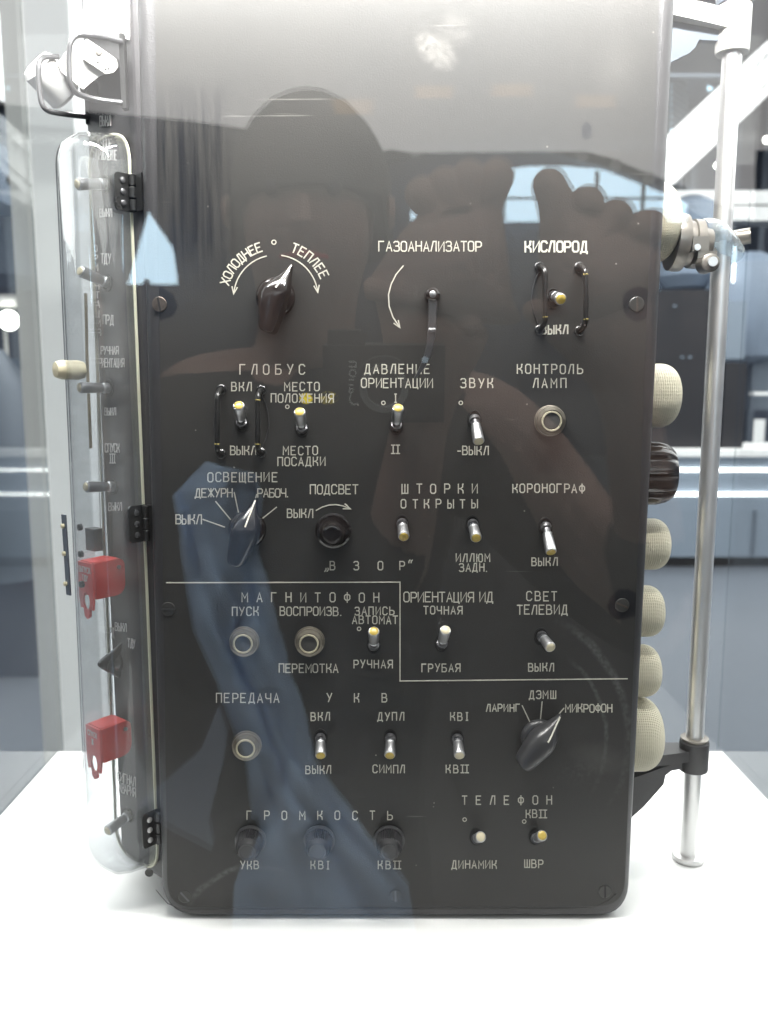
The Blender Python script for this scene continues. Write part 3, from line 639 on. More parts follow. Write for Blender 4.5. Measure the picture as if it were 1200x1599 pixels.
# red switch caps
def redcap(u, v0, v1, tabv, txt, open_white):
    b0_ = F(u, v0); b1_ = F(u, v1); zt, zb = b0_.z, b1_.z; W = .0185; Hh = .0245
    def q(a, z, h): return Vector((b0_.x, b0_.y, 0)) + t_f*a + n_f*h + Vector((0, 0, z))
    # side cheeks with rounded back corner
    g = None
    for a in (0, -W):
        poly = ring([q(a, zt, .001), q(a, zt-.001, Hh), q(a, zb, Hh), q(a, zb, .001)], [.006, .0012, .0012, .009], 6)
        o = MB().prism(poly, -t_f*.0014 if a == 0 else t_f*.0014).build('switch_cap' if g is None else 'cheek', M['red'], g or panel, 40)
        g = g or o
    MB().box((0, 0, 0), (1, 1, 1), Matrix(((*(-t_f*(W-.003))[:2], 0, 0),) * 0 or ((-t_f.x*(W-.003), n_f.x*(Hh-.004), 0, q(-.0015, 0, .004).x), (-t_f.y*(W-.003), n_f.y*(Hh-.004), 0, q(-.0015, 0, .004).y), (0, 0, .0014, zt-.0018), (0, 0, 0, 1)))).build('top_flap', M['red'], g)
    # front flap: outline with a tab and an oval hole
    ztab = F(u, tabv).z + .004
    cx = -W/2
    n = 40; outer, inner = [], []
    zh = zb-.002
    for i in range(n):
        t = 2*math.pi*i/n; ca, sa = math.cos(t), math.sin(t)
        inner.append((cx+.0042*ca, zh+.0062*sa))
        # ray against the outline
        best = 1e9
        poly2 = [(0, zt-.001), (-W, zt-.001), (-W, zb+.001), (-W+.0015, zb-.008), (cx-.0042, ztab+.008), (cx-.0035, ztab+.002), (cx, ztab), (cx+.0035, ztab+.002), (cx+.0042, ztab+.008), (-.0015, zb-.008), (0, zb+.001)]
        for j in range(len(poly2)):
            x1, y1 = poly2[j]; x2, y2 = poly2[(j+1) % len(poly2)]
            x1 -= cx; x2 -= cx; y1 -= zh; y2 -= zh
            den = ca*(y2-y1)-sa*(x2-x1)
            if abs(den) < 1e-12: continue
            r_ = (x1*(y2-y1)-y1*(x2-x1))/den; s_ = (x1*sa-y1*ca)/den
            if r_ > 0 and -1e-6 <= s_ <= 1+1e-6: best = min(best, r_)
        outer.append((cx+best*ca, zh+best*sa))
    fr = MB(); L4 = [[q(a, z, Hh+.0003) for a, z in outer], [q(a, z, Hh+.0018) for a, z in outer], [q(a, z, Hh+.0018) for a, z in inner], [q(a, z, Hh+.0003) for a, z in inner]]
    fr.loft(L4+[L4[0]], False, False); fr.build('front_flap', M['red'], g, 30)
    MB().lathe([(.0014, 0), (.0014, .0012)], q(.0002, zt-.006, .006), t_f, 14).build('rivet', M['steel'], g)
    for k, s in enumerate(txt):
        mb = MB(); cw = .0018
        for i, c in enumerate(s):
            a_ = cx-len(s)*.00125+i*.0025; z_ = zt-.008-k*.0058
            strokes(mb, G[c], lambda w_, a_=a_, z_=z_: q(a_+w_[0]*cw, z_+w_[1]*.0038, Hh+.0018), .0005, nrm=n_f)
        mb.build('lettering', M['sideink'], g, 0)
    MB().lathe([(.004, .0002), (.0036, .014), (.002, .016)], q(cx, (zt+zb)/2, 0), n_f, 16).build('covered_lever', M['darksteel'], g)
redcap(196, 870, 926, 966, ['ВЫПУСК', 'ТДУ'], False); redcap(206, 1122, 1174, 1210, ['СПУСК', '3'], True)
# black base blocks above the first cap
MB().box((0, 0, 0), (1, 1, 1), Matrix.Translation(F(150, 856)) @ Matrix(((t_f.x*.012, n_f.x*.008, 0, 0), (t_f.y*.012, n_f.y*.008, 0, 0), (0, 0, .016, 0), (0, 0, 0, 1)))).build('cap_hinge_block', M['wire'], panel)

# clear cover over the switches
def cover():
    za, zb = F(188, 262).z+.021, F(222, 1345).z
    x0 = lambda z: 0                                              # coordinates a (along t_f), h (along n_f)
    aR = lambda z: (F(187+(z-za)*0, 270)-O_f).dot(t_f)
    A1 = -.0075; A0 = -FW+.004
    def lp(h, ins, r):
        q = []
        for a, z in [(A0-.007+ins, zb+ins), (A1-ins, zb+ins), (A1-ins, za-ins), (A0+ins, za-ins)]:
            q.append(O_f+t_f*a+n_f*h+Vector((0, 0, z-.3)))
        return ring(q, r, 8)
    cv = MB().loft([lp(.0008, 0, .020), lp(.018, .0015, .020), lp(.026, .0035, .019), lp(.031, .008, .017), lp(.033, .014, .014)], False, True).build('clear_cover', M['acrylic'], panel, 60)
    sl = cv.modifiers.new('wall', 'SOLIDIFY'); sl.thickness = .0014; sl.offset = -1
    rim0, rim1 = lp(.0010, -.0009, .021), lp(.0010, .0003, .020)
    L4 = [rim0, [p+n_f*.0016 for p in rim0], [p+n_f*.0016 for p in rim1], rim1]
    MB().loft(L4+[L4[0]], False, False).build('cover_rim', M['acrylicedge'], cv, 30)
    return cv
cv = cover()
def hinge(u, v0, v1, wpx, parent):
    c0 = F(u, v0, .004); c1 = F(u, v1, .004); z0, z1 = c1.z, c0.z; W = .0150; aw = -.0062
    def q(a, h, z): return O_f+t_f*a+n_f*h+Vector((0, 0, z-.3))
    leaf = ring([q(aw, .0015, z0), q(aw, W, z0), q(aw, W, z1), q(aw, .0015, z1)], [.0008, .003, .003, .0008], 4)
    hg = MB().prism(leaf, t_f*.0018).build('hinge', M['wire'], parent, 30)
    n3 = 3
    for k in range(n3):
        za_ = z0+(z1-z0)*k/n3+.0004; zb2 = z0+(z1-z0)*(k+1)/n3-.0004
        MB().lathe([(.0022, 0), (.0025, .0004), (.0025, zb2-za_-.0004), (.0022, zb2-za_)], q(aw+.0032, .0030, za_), (0, 0, 1), 14).build('knuckle', M['wire'], hg)
    MB().prism([q(aw+.003, .0008, z0), q(aw+.0115, .0008, z0), q(aw+.0115, .0008, z1), q(aw+.003, .0008, z1)], n_f*.0014).build('fixed_leaf', M['wire'], hg)
    for k in range(3): MB().lathe([(.0020, .0018), (.0020, .0024), (.0013, .0027)], q(aw, W*.62, z0+(z1-z0)*(.2+.3*k)), t_f, 14).build('rivet', M['darksteel' if v0 < 1200 else 'aluminium'], hg)
hinge(190, 275, 334, 25, panel); hinge(209, 786, 842, 25, panel); hinge(225, 1256, 1306, 25, panel)
# latch strip with rivets on the outer side of the cover
def cvp(u, v, h=.0338): return F(u, v, h)
st0, st1 = cvp(98, 803, .030), cvp(106, 928, .030)
ls = MB().prism([st0, st0+t_f*.005, st1+t_f*.005, st1], n_f*.0012).build('latch_strip', M['dim'], cv)
for v in (821, 864, 911): MB().lathe([(.0016, 0), (.0016, .0028), (.0008, .0032)], cvp(102+(v-821)*.045, v, .030), n_f, 12).build('rivet', M['cream'], ls)
for v in (823, 865, 912): MB().lathe([(.0024, 0), (.0024, .002), (.0015, .0026)], cvp(127+(v-823)*.03, v, .030), n_f, 14).build('screw', M['wire'], ls)
screw(233, 1363, 70, 'screw', .003, f=lambda u, v: PL(u, v, Vector((-.16, .004, 0)), NB)+NB*0, slotm='wire')

# upper left: wire handles and grey housing of the hand controller
hn = MB().box(P(190, 168, .006), P(195, 54, .009)+Vector((0, .003, 0))).build('wire_handle', M['wire'], panel)
MB().tube(arc([P(190, 65, .006), P(158, 57, -.004), P(110, 52, -.020), P(107, 100, -.020), P(110, 142, -.020), P(145, 155, -.004), P(190, 160, .006)], .014, 8), .0017, 10).build('handle_loop', M['darksteel'], hn)
hn2 = MB().box(P(134, 193, .047), P(141, 136, .052)).build('wire_handle', M['wire'], panel)
MB().tube(arc([P(137, 182, .046), P(100, 178, .030), P(66, 172, .02), P(60, 130, .02), P(60, 88, .02), P(90, 88, .035)], .012, 8), .0017, 10).build('handle_loop', M['darksteel'], hn2)
def hexa(pts, Y0, Y1): return MB().loft([[P(u, v, Y0) for u, v in pts], [P(u, v, Y1) for u, v in pts]])
MB().prism([F(u, v, .0006) for u, v in [(132, 60), (128, 44), (136, 24), (142, -40), (203, -40), (203, 62)]], n_f*.003).build('white_corner_sheet', M['white'], panel, 0)  # white plate added where the top of the flank is blown out
ctl = hexa([(128, 66), (136, 60), (183, 92), (185, 104), (177, 113), (165, 115), (128, 90)], .010, .030).build('controller_housing', M['greypaint'], panel, 20)
hexa([(90, 98), (112, 68), (128, 64), (166, 114), (150, 122), (130, 139), (96, 112)], .014, .040).build('controller_cheek', M['greypaint'], ctl, 20)
MB().lathe([(.0021, 0), (.0021, .0006), (.0014, .0008)], P(155, 81, .010), NB, 16).build('screw', M['bronze'], ctl)
for u, v in ((153, 97), (165, 108), (170, 107)): MB().lathe([(.0007, 0), (.0007, .0004)], P(u, v, .010), NB, 10).build('rivet', M['hole'], ctl)
MB().lathe([(.010, 0), (.0122, .002), (.0122, .024), (.010, .027)], P(106, 152, .052), P(68, 112, .040)-P(106, 152, .052), 28).build('controller_grip', M['white'], ctl)
MB().lathe([(.005, 0), (.005, .008)], P(148, 138, .038), n_f, 16).build('socket', M['hole'], panel)

# ------------------------------------------------------------------ right-hand side: connectors, knob, brackets and post
def dome(v0, v1, uout, Y=.055, m='knurl'):
    c0 = P(uout-7, (v0+v1)/2, Y); r = (P(uout, v0, Y).z-P(uout, v1, Y).z)/2
    L = max(.02, c0.x-XR); o = Vector((XR-.004, Y, c0.z)); L += .004
    prof = [(r*.96, 0), (r, .002)]
    k = 9; s = min(r*.55, L*.85); prof.append((r, L-s))
    for i in range(1, k+1):
        a = math.pi/2*i/k; prof.append((r*(.45+.55*math.cos(a)), L-s+s*math.sin(a)))
    return MB().lathe(prof, o, (1, 0, 0), 48).build('connector_cap', M[m], panel, 50)
dome(568, 668, 1064); dome(810, 889, 1049); dome(915, 993, 1040); dome(1008, 1086, 1035); dome(1090, 1200, 1036)
dome(285, 412, 1062)
# fluted black knob
c = P(1048, 739, .05); r = (P(1058, 690, .05).z-P(1058, 788, .05).z)/2; L = c.x-XR+.012; n = 96
def fl(rr, g): return [Vector((0, math.cos(2*math.pi*i/n)*rr*(1-g*max(0, math.cos(10*2*math.pi*i/n))**3), math.sin(2*math.pi*i/n)*rr*(1-g*max(0, math.cos(10*2*math.pi*i/n))**3))) for i in range(n)]
MB().loft([[Vector((XR-.012+x, .05, c.z))+p for p in fl(rr*r, g)] for x, rr, g in [(0, .9, 0), (L*.2, .98, .03), (L*.3, 1, .13), (L*.78, 1, .13), (L*.92, .93, .1), (L, .8, .02)]]).build('fluted_knob', M['bakelite'], panel, 40)
# coupling assembly near the top
o = P(1058, 378, .055)
cp = MB().lathe([(.019, 0), (.0195, .004), (.0190, .008), (.0150, .0085), (.0150, .013), (.0165, .0135), (.0165, .019), (.012, .020), (.011, .026)], Vector((o.x-.004, .055, o.z)), (1, 0, -.08), 36).build('pipe_coupling', M['bronze'], panel)
MB().box(P(1082, 392, .036)+Vector((0, 0, 0)), P(1102, 372, .044)).build('clamp_block', M['bronze'], cp)
MB().lathe([(.0022, 0), (.0022, .0014)], P(1089, 386, .036), NB, 14).build('screw', M['aluminium'], cp)
MB().lathe([(.006, 0), (.006, .012), (.0045, .013)], P(1100, 414, .034)+Vector((0, 0, .0)), NB*1.0, 20).build('clamp_screw', M['bronze'], cp)
MB().lathe([(.0032, 0), (.0032, .002)], P(1101, 413, .034)+NB*.013, NB, 14).build('screw_head', M['aluminium'], cp)
MB().box(P(1090, 410, .036), P(1112, 395, .046)).build('clamp_ear', M['bronze'], cp)
MB().tube(arc([P(1096, 360, .058), P(1116, 358, .062), P(1134, 376, .068), P(1146, 395, .085)], .012), .0080, 18).build('clear_hose', M['hose'], cp)
MB().lathe([(.006, 0), (.006, .012)], P(1146, 372, .115), (.9, -.4, .1), 16).build('hose_end', M['bronze'], cp)
# post with foot
pb = CAM + ray(1075, 1342)*(-CAM.z/ray(1075, 1342).z)
PX, PY_ = pb.x, pb.y
post = MB().lathe([(.0067, .004), (.0067, .668)], (PX, PY_, 0), (0, 0, 1), 32).build('support_post', M['aluminium'], panel)
MB().lathe([(.0118, .0004), (.0122, .0012), (.0122, .0036), (.0115, .0044), (.0075, .0046)], (PX, PY_, 0), (0, 0, 1), 32).build('post_foot', M['aluminium'], post)
# lower bracket
zc = P(1083, 1178, PY_).z
br = MB().lathe([(.0108, -.0125), (.0112, -.0115), (.0112, .0105), (.0104, .0115), (.0084, .0118)], (PX, PY_, zc), (0, 0, 1), 32).build('lower_bracket', M['enamel'], panel)
MB().lathe([(.0100, .0118), (.0106, .0125), (.0106, .0140), (.0085, .0145)], (PX, PY_, zc), (0, 0, 1), 28).build('brass_collar', M['bronze'], br)
arm = ring([Vector((XR-.01, PY_-.012, zc-.012)), Vector((PX-.004, PY_-.0085, zc-.0025)), Vector((PX-.004, PY_+.0085, zc-.0025)), Vector((XR-.01, PY_+.03, zc-.012))], .001, 2)
MB().loft([arm, [p+Vector((0, 0, .0085 if p.x > .2 else .009)) for p in arm]]).build('bracket_arm', M['enamel'], br, 30)
web = [P(975, 1215, PY_), P(1000, 1207, PY_), P(1085, 1176, PY_), P(1087, 1195, PY_), P(1062, 1197, PY_), P(1046, 1200, PY_), P(1037, 1207, PY_), P(1034, 1221, PY_), P(1003, 1256, PY_), P(985, 1272, PY_), P(975, 1272, PY_)]
MB().prism([Vector((p.x, PY_-.0045, p.z)) for p in web], (0, .009, 0)).build('bracket_web', M['enamel'], br, 30)
# upper bracket
zu = P(1150, 45, PY_).z
ub = MB().lathe([(.0110, -.016), (.0116, -.014), (.0116, .014), (.0105, .0155)], (PX, PY_, zu), (0, 0, 1), 32).build('upper_bracket', M['greypaint'], panel)
MB().lathe([(.0120, .0155), (.0125, .0175), (.0125, .030), (.011, .032)], (PX, PY_, zu), (0, 0, 1), 32).build('post_cap', M['dim'], ub)
q0 = P(1050, 5, .05); 
armu = [Vector((XR-.01, PY_-.014, zu+.024)), Vector((XR-.01, PY_+.02, zu+.024)), Vector((PX-.004, PY_+.011, zu+.009)), Vector((PX-.004, PY_-.0095, zu+.009))]
MB().loft([[p+Vector((0, 0, -.012)) for p in armu], armu]).build('bracket_arm', M['greypaint'], ub, 30)
wu = [P(1040, 20, PY_), P(1148, 60, PY_), P(1148, 72, PY_), P(1120, 66, PY_), P(1090, 64, PY_), P(1084, 76, PY_), P(1075, 85, PY_), P(1040, 102, PY_)]
MB().prism([Vector((p.x, PY_-.003, p.z)) for p in wu], (0, .006, 0)).build('bracket_web', M['dim'], ub, 30)

# ================================================================== HALL BEYOND THE CASE
def slab(name, pts, Y, dep, m, label, cat, par=None, group=None):
    mb = MB().loft([[P(u, v, Y) for u, v in pts], [P(u, v, Y)+Vector((0, dep, 0)) for u, v in pts]])
    if par: return mb.build(name, m, par, 0)
    return tag(mb.build(name, m, None, 0), label, cat, group)
def rectp(u0, v0, u1, v1): return [(u0, v0), (u1, v0), (u1, v1), (u0, v1)]
# low counter with strip lights, right
ct = empty('exhibit_counter'); tag(ct, 'long low grey counter with two light strips standing behind the case', 'counter')
a = P(640, 712, 5.7); b_ = P(1420, 712, 5.7)
MB().box((a.x, 5.7, FZ+.08), (b_.x, 6.5, a.z)).build('counter_body', M['counter'], ct, 0)
MB().box((a.x+.05, 5.75, FZ), (b_.x-.05, 6.4, FZ+.08)).build('kick_board', M['blackbox'], ct, 0)
MB().box((a.x-.03, 5.64, a.z), (b_.x+.03, 6.5, a.z+.05)).build('counter_top', M['white'], ct, 0)
for v in (733, 771):
    z = P(900, v, 5.69).z; MB().box((a.x, 5.67, z-.012), (b_.x, 5.70, z+.006)).build('light_strip', M['lamp'], ct, 0)
for u in (1180, 1300): 
    x = P(u, 800, 5.69).x; MB().box((x-.01, 5.685, FZ+.1), (x+.01, 5.7, a.z-.4)).build('panel_joint', M['dim'], ct, 0)
# black cabinet on counter
x0, x1 = P(1000, 500, 5.8).x, P(1112, 500, 5.8).x
cb = tag(MB().box((x0, 5.8, a.z+.052), (x1, 6.3, P(1050, 452, 5.8).z)).build('black_cabinet', M['blackbox'], None, 0), 'tall black cabinet standing on the counter behind the metal post', 'cabinet')
x0, x1 = P(1138, 500, 5.8).x, P(1172, 500, 5.8).x
tag(MB().box((x0, 5.8, a.z+.052), (x1, 6.2, P(1150, 566, 5.8).z)).build('dark_reflection_block', M['blackbox'], None, 0), 'narrow black block for the mirrored panel side, right of the metal post', 'stand')  # block standing in for the panel's dark reflection in the right pane
# pale blurred exhibits over the cabinet
tag(MB().lathe([(.10, 0), (.34, .1), (.42, .5), (.30, .9), (.12, 1.0)], P(1160, 575, 7.2), (0, 0, 1), 24).build('pale_blue_capsule', M['blueobj']), 'pale blue rounded exhibit seen blurred right of the post', 'exhibit')
tag(MB().lathe([(.2, 0), (.28, .1), (.28, .7), (.1, .8)], P(1075, 450, 7.4), (0, 0, 1), 24).build('pale_blue_drum', M['blueobj']), 'pale blue drum exhibit seen above the black cabinet', 'exhibit')
tag(MB().box(P(1172, 640, 7.0), P(1290, 560, 7.6)).build('grey_rack', M['dim'], None, 0), 'grey equipment rack far right behind the glass', 'rack')
tag(MB().box(P(1178, 617, 6.6), P(1290, 612, 6.7)).build('white_shelf', M['white'], None, 0), 'thin white shelf at the far right edge', 'shelf')
# gallery beam and stair stringer
gb = empty('gallery_beam'); tag(gb, 'white horizontal gallery beam of two boards crossing behind the post', 'beam')
slab('beam_board', rectp(1000, 297, 1330, 318), 8.0, .3, M['white'], 0, 0, gb); slab('beam_board', rectp(1000, 322, 1330, 344), 8.0, .3, M['white'], 0, 0, gb); slab('shadow_gap', rectp(1000, 317, 1330, 323), 8.15, .1, M['blackbox'], 0, 0, gb)
sgr = empty('staircase'); tag(sgr, 'white staircase stringers rising diagonally to the upper right behind the post', 'staircase')
def diag(v_at1050, th, Y, m, nm): slab(nm, [(1000, v_at1050+47), (1320, v_at1050-254), (1320, v_at1050-254+th), (1000, v_at1050+47+th)], Y, .25, m, 0, 0, sgr)
diag(205, 18, 7.0, M['white'], 'handrail'); diag(226, 42, 7.05, M['white'], 'stringer'); diag(273, 16, 7.0, M['white'], 'lower_rail')
diag(221, 7, 7.2, M['dim'], 'shadow_gap'); diag(266, 8, 7.2, M['dim'], 'shadow_gap')
tag(MB().tube([P(1040, 118, 7.6), P(1135, 119, 7.6), P(1300, 121, 7.6)], .02, 8).build('ceiling_rail', M['dim']), 'thin grey rail crossing high behind the upper bracket', 'rail')
# lattice windows
def lattice(pts, n, label):
    e = empty('lattice_window'); tag(e, label, 'window', 'bright lattice windows high behind the post')
    slab('window_pane', pts, 11.5, .05, M['farwindow'], 0, 0, e)
    us = [p[0] for p in pts]; vs = [p[1] for p in pts]; u0, u1, v0, v1 = min(us), max(us), min(vs), max(vs)
    for k in range(n):
        v = v0+(v1-v0)*(k+.5)/n
        MB().tube([P(u0-2, v-9, 11.4), P(u1+2, v+10, 11.4)], .035, 6).build('slat', M['dim'], e)
lattice([(1106, 92), (1126, 84), (1136, 90), (1136, 128), (1108, 140)], 6, 'small sky-bright lattice window just left of the post')
lattice([(1050, 110), (1072, 112), (1072, 190), (1050, 208)], 10, 'tall sky-bright lattice window against the right edge of the panel')
lattice([(1103, -15), (1122, -12), (1118, 14), (1106, 16)], 4, 'sky-bright lattice window at the top edge of the photo')
for (u0, v0, u1, v1, lb) in [(1160, 360, 1200, 560, 'blue-grey wall panel behind the right pane'), (1040, 20, 1048, 300, 'narrow dark rib')]: pass
for u, wd, lb in [(1076, 10, 'dark steel rib on the far wall seen between panel and post'), (1140, 14, 'thick dark steel rib on the far wall directly behind the post'), (1185, 10, 'dark steel rib on the far wall at the right edge of the photo'), (20, 16, 'thick dark steel rib on the far wall at the left edge'), (64, 10, 'thin dark steel rib on the far wall just left of the columns')]:
    x = P(u, 300, 12.4).x
    tag(MB().box((x-wd*.004, 12.2, FZ), (x+wd*.004, 12.5, 4.3)).build('wall_rib', M['dim'], None, 0), lb, 'rib', 'steel ribs on the far wall')
# left side
tag(MB().box((P(86, 900, 1.3).x, 1.3, FZ), (P(150, 900, 1.3).x, 1.6, 4.3)).build('white_column', M['white'], None, 0), 'white square column rising behind the back left corner of the case', 'column')
tag(MB().box((P(52, 900, 1.9).x, 1.9, FZ), (P(84, 900, 1.9).x, 2.2, 4.3)).build('grey_column', M['greypaint'], None, 0), 'grey square column left of the white column behind the case', 'column')
slab('roof_beam', [(-120, -60), (-120, 75), (55, 178), (75, 150), (66, 68), (-40, -10)], 2.6, .3, M['glare'], 'broad white beam, glow added for overexposure, slanting down at the upper left', 'beam')
tag(MB().box(P(-80, 312, 4.0), P(44, 252, 4.4)).build('instrument_box', M['blueobj'], None, 0), 'pale blue instrument box with round dial at the left edge', 'instrument')
tag(MB().lathe([(.03, 0), (.03, .02)], P(21, 282, 3.99), NB, 20).build('round_dial', M['blackbox']), 'black round dial on the pale blue box at the left edge', 'dial')
vt = empty('glass_vitrine'); tag(vt, 'second glass vitrine with pale edges far left behind the case', 'vitrine')
e0 = P(-90, 466, 3.2); e1 = P(45, 466, 3.2); zb_ = P(40, 715, 3.2).z
for (x, y) in [(e1.x, 3.2), (e1.x, 3.8), (e0.x, 3.2), (e0.x, 3.8)]: MB().box((x-.008, y-.008, zb_), (x+.008, y+.008, e0.z)).build('frame_post', M['greypaint'], vt, 0)
MB().box((e0.x, 3.19, e0.z), (e1.x+.008, 3.81, e0.z+.016)).build('frame_top', M['greypaint'], vt, 0)
MB().box((e0.x, 3.19, zb_-.3), (e1.x+.008, 3.81, zb_)).build('vitrine_base', M['dim'], vt, 0)
MB().box((e0.x, 3.25, FZ), (e1.x-.05, 3.75, zb_-.3)).build('vitrine_stand', M['darkwall'], vt, 0)
for u, v, Y, rr, lb in [(14, 500, 3.5, .045, 'large glaring spot lamp inside the left vitrine'), (62, 550, 3.9, .03, 'small glaring spot lamp right of the left vitrine'), (60, 652, 4.2, .014, 'tiny lamp low at the left'), (1121, 258, 6.4, .022, 'tiny round lamp left of the post under the stairs'), (1198, 218, 6.4, .024, 'tiny round lamp at the right edge under the stairs')]:
    c_ = P(u, v, Y); sp = MB(); sp.lathe([(rr*math.sin(math.pi*i/8)+1e-5, -rr*math.cos(math.pi*i/8)) for i in range(9)], c_, (0, 0, 1), 16)
    tag(sp.build('spot_lamp', M['spot']), lb, 'lamp')
tag(MB().lathe([(.16, 0), (.2, .3), (.16, .8), (.06, .95)], P(5, 900, 3.0), (0, 0, 1), 24).build('grey_mannequin_suit', M['dim']), 'dim grey rounded exhibit low at the left edge', 'exhibit')
slab('low_rail', rectp(-100, 869, 100, 875), 3.4, .04, M['blueobj'], 'thin blue barrier rail crossing low at the left', 'rail')

# more of the exhibition, small and out of focus
def thingbox(name, u0, v0, u1, v1, Y, dep, m, label, cat):
    return tag(MB().box(P(u0, v1, Y), P(u1, v0, Y)+Vector((0, dep, 0))).build(name, M[m], None, 0), label, cat)
thingbox('white_notice', 1178, 655, 1196, 690, 5.66, .02, 'white', 'small white notice leaning on the counter at the right edge', 'notice')
thingbox('red_display_stand', 50, 490, 56, 640, 2.4, .05, 'red', 'thin red upright stand far left beside the grey column', 'stand')
thingbox('blue_screen', 8, 560, 34, 610, 3.5, .03, 'blueobj', 'small blue screen inside the left vitrine', 'screen')
thingbox('steel_capsule_frame', 2, 180, 30, 236, 4.6, .2, 'dim', 'dim steel box above the pale blue instrument box at the left edge', 'box')
thingbox('glowing_tube_lamp', 1146, 380, 1150, 440, 6.9, .03, 'lamp', 'short glowing tube lamp between post and right pane', 'lamp')
thingbox('grey_plinth', 1120, 470, 1168, 560, 6.4, .4, 'counter', 'pale grey exhibit plinth right of the post', 'plinth')
thingbox('wall_poster', 1168, 395, 1200, 520, 7.8, .03, 'counter', 'large grey-blue wall poster at the right edge of the photo', 'poster')
thingbox('ceiling_truss', -30, 28, 50, 36, 6.0, .1, 'dim', 'dark ceiling truss bar at the top left corner', 'truss')
for k, (u, v) in enumerate([(1052, 476), (1064, 556), (1076, 556)]): thingbox('cabinet_button', u, v, u+5, v+3, 5.79, .008, 'counter', ['tiny pale plate high on the black cabinet', 'left tiny pale plate low on the black cabinet', 'right tiny pale plate low on the black cabinet'][k], 'plate')
# ================================================================== BEHIND THE CAMERA: windows and the photographer, mirrored in the front pane
def rear_window(x0, x1, z0, z1, archz, n, label):
    e = empty('hall_window'); tag(e, label, 'window')
    k = 14; top = [(x0+(x1-x0)*i/k, z1+archz*math.sin(math.pi*i/k)) for i in range(k+1)]
    MB().prism([Vector((x, -16.2, z)) for x, z in [(x1, z0), (x0, z0)]+top], (0, -.05, 0)).build('window_pane', M['window'], e, 0)
    for i in range(1, n):
        x = x0+(x1-x0)*i/n; MB().box((x-.03, -16.15, z0), (x+.03, -16.1, z1+archz*.7)).build('mullion', M['blackbox'], e, 0)
    MB().box((x0, -16.14, z0+(z1-z0)*.62), (x1, -16.06, z0+(z1-z0)*.62+.03)).build('transom', M['blackbox'], e, 0)
    return e
rear_window(.5, 5.6, 3.45, 4.05, .38, 6, 'bright arched window of the hall mirrored above the hand')
def mirror_point(u, v, y):           # the place behind the camera that the front pane shows at this point
    p = P(u, v, 2*CY0-y); return Vector((p.x, y, p.z))
def gcurve(dv): return [(u, v+dv) for u, v in [(560, 246), (612, 232), (700, 219), (780, 215), (860, 222), (950, 245), (1060, 288), (1180, 345)]]
tag(MB().prism([mirror_point(u, v, -16.30) for u, v in gcurve(4)+[(1180, 190), (560, 190)]], (0, -.05, 0)).build('gable_glow_panel', M['skylight']), 'milky glowing gable panel added above the arch, mirrored across the upper panel', 'gable')  # glowing sheet added for the bright sheen mirrored above the arch
ra = tag(MB().loft([[mirror_point(a[0], a[1], -16.02), mirror_point(b[0], b[1], -16.02), mirror_point(b[0], b[1], -16.02)+Vector((0, -.2, 0)), mirror_point(a[0], a[1], -16.02)+Vector((0, -.2, 0))] for a, b in zip(gcurve(0), gcurve(17))]).build('roof_arch', M['dim']), 'dark curved roof arch mirrored above the raised hands', 'arch')
for k in range(9):
    u = 650+k*52; i_ = 0; g_ = gcurve(8)
    v = next(a[1]+(b[1]-a[1])*(u-a[0])/(b[0]-a[0]) for a, b in zip(g_, g_[1:]) if a[0] <= u <= b[0])
    MB().lathe([(.11, 0), (.11, .02)], mirror_point(u, v, -16.0), (0, 1, 0), 16).build('arch_lamp', M['skylight_dim'], ra)
lw = empty('hall_window'); tag(lw, 'slanted bright blue skylight pane mirrored at the left edge of the panel', 'window')
MB().prism([mirror_point(u, v, -16.0) for u, v in [(200, 443), (277, 443), (270, 388), (232, 330)]], (0, -.05, 0)).build('window_pane', M['window'], lw, 0)
MB().prism([mirror_point(u, v, -15.95) for u, v in [(224, 443), (234, 443), (232, 436), (226, 436)]], (0, -.05, 0)).build('frame_corner', M['blackbox'], lw, 0)
def skin(name, chains, m, parent, lv=2):
    """chains: lists of (x, y, z, r); a chain may start with an index tuple ('j', k) naming an earlier vertex"""
    vs, es, rs = [], [], []
    for ch in chains:
        prev = None
        for q in ch:
            if isinstance(q, int): prev = q; continue
            vs.append(q[:3]); rs.append(q[3])
            if prev is not None: es.append((prev, len(vs)-1))
            prev = len(vs)-1
    me = bpy.data.meshes.new(name); me.from_pydata(vs, es, []); me.materials.append(m)
    o = bpy.data.objects.new(name, me); COL.objects.link(o); o.parent = parent
    o.modifiers.new('skin', 'SKIN')
    if not me.skin_vertices:
        bpy.context.view_layer.objects.active = o
    lay = me.skin_vertices[0] if me.skin_vertices else None
    if lay is None:
        me.attributes
    for k, d in enumerate(lay.data): d.radius = (rs[k], rs[k]); d.use_root = (k == 0)
    ss = o.modifiers.new('subdivision', 'SUBSURF'); ss.levels = lv; ss.render_levels = lv
    me.shade_smooth()
    return o

mp_ = mirror_point
def V4(u, v, y, r): p = mp_(u, v, y); return (p.x, p.y, p.z, r)
man = empty('photographer')
tag(man, 'dark haired photographer in dark jacket with blue sheets for mirrored daylight, mirrored in the front glass', 'person')
def hand(pal, wr, el, tips, thumb, r0=.020):
    ch = [[V4(*el, .040), V4(*[(a+b)/2 for a, b in zip(el, wr)], .034), V4(*wr, .026), V4(*[a*.5+b*.5 for a, b in zip(wr, pal)], .033), V4(*pal, .036)]]
    return ch
handA = dict(el=(600, 980, -.80), wr=(660, 640, -.655), pal=(715, 405, -.64), tips=[(645, 282, -.615), (690, 262, -.612), (738, 250, -.612), (792, 250, -.615)], th=(745, 500, -.60))
handB = dict(el=(1040, 1010, -.80), wr=(985, 620, -.66), pal=(915, 415, -.64), tips=[(1045, 345, -.615), (985, 322, -.612), (922, 292, -.612), (848, 264, -.615)], th=(820, 480, -.60))
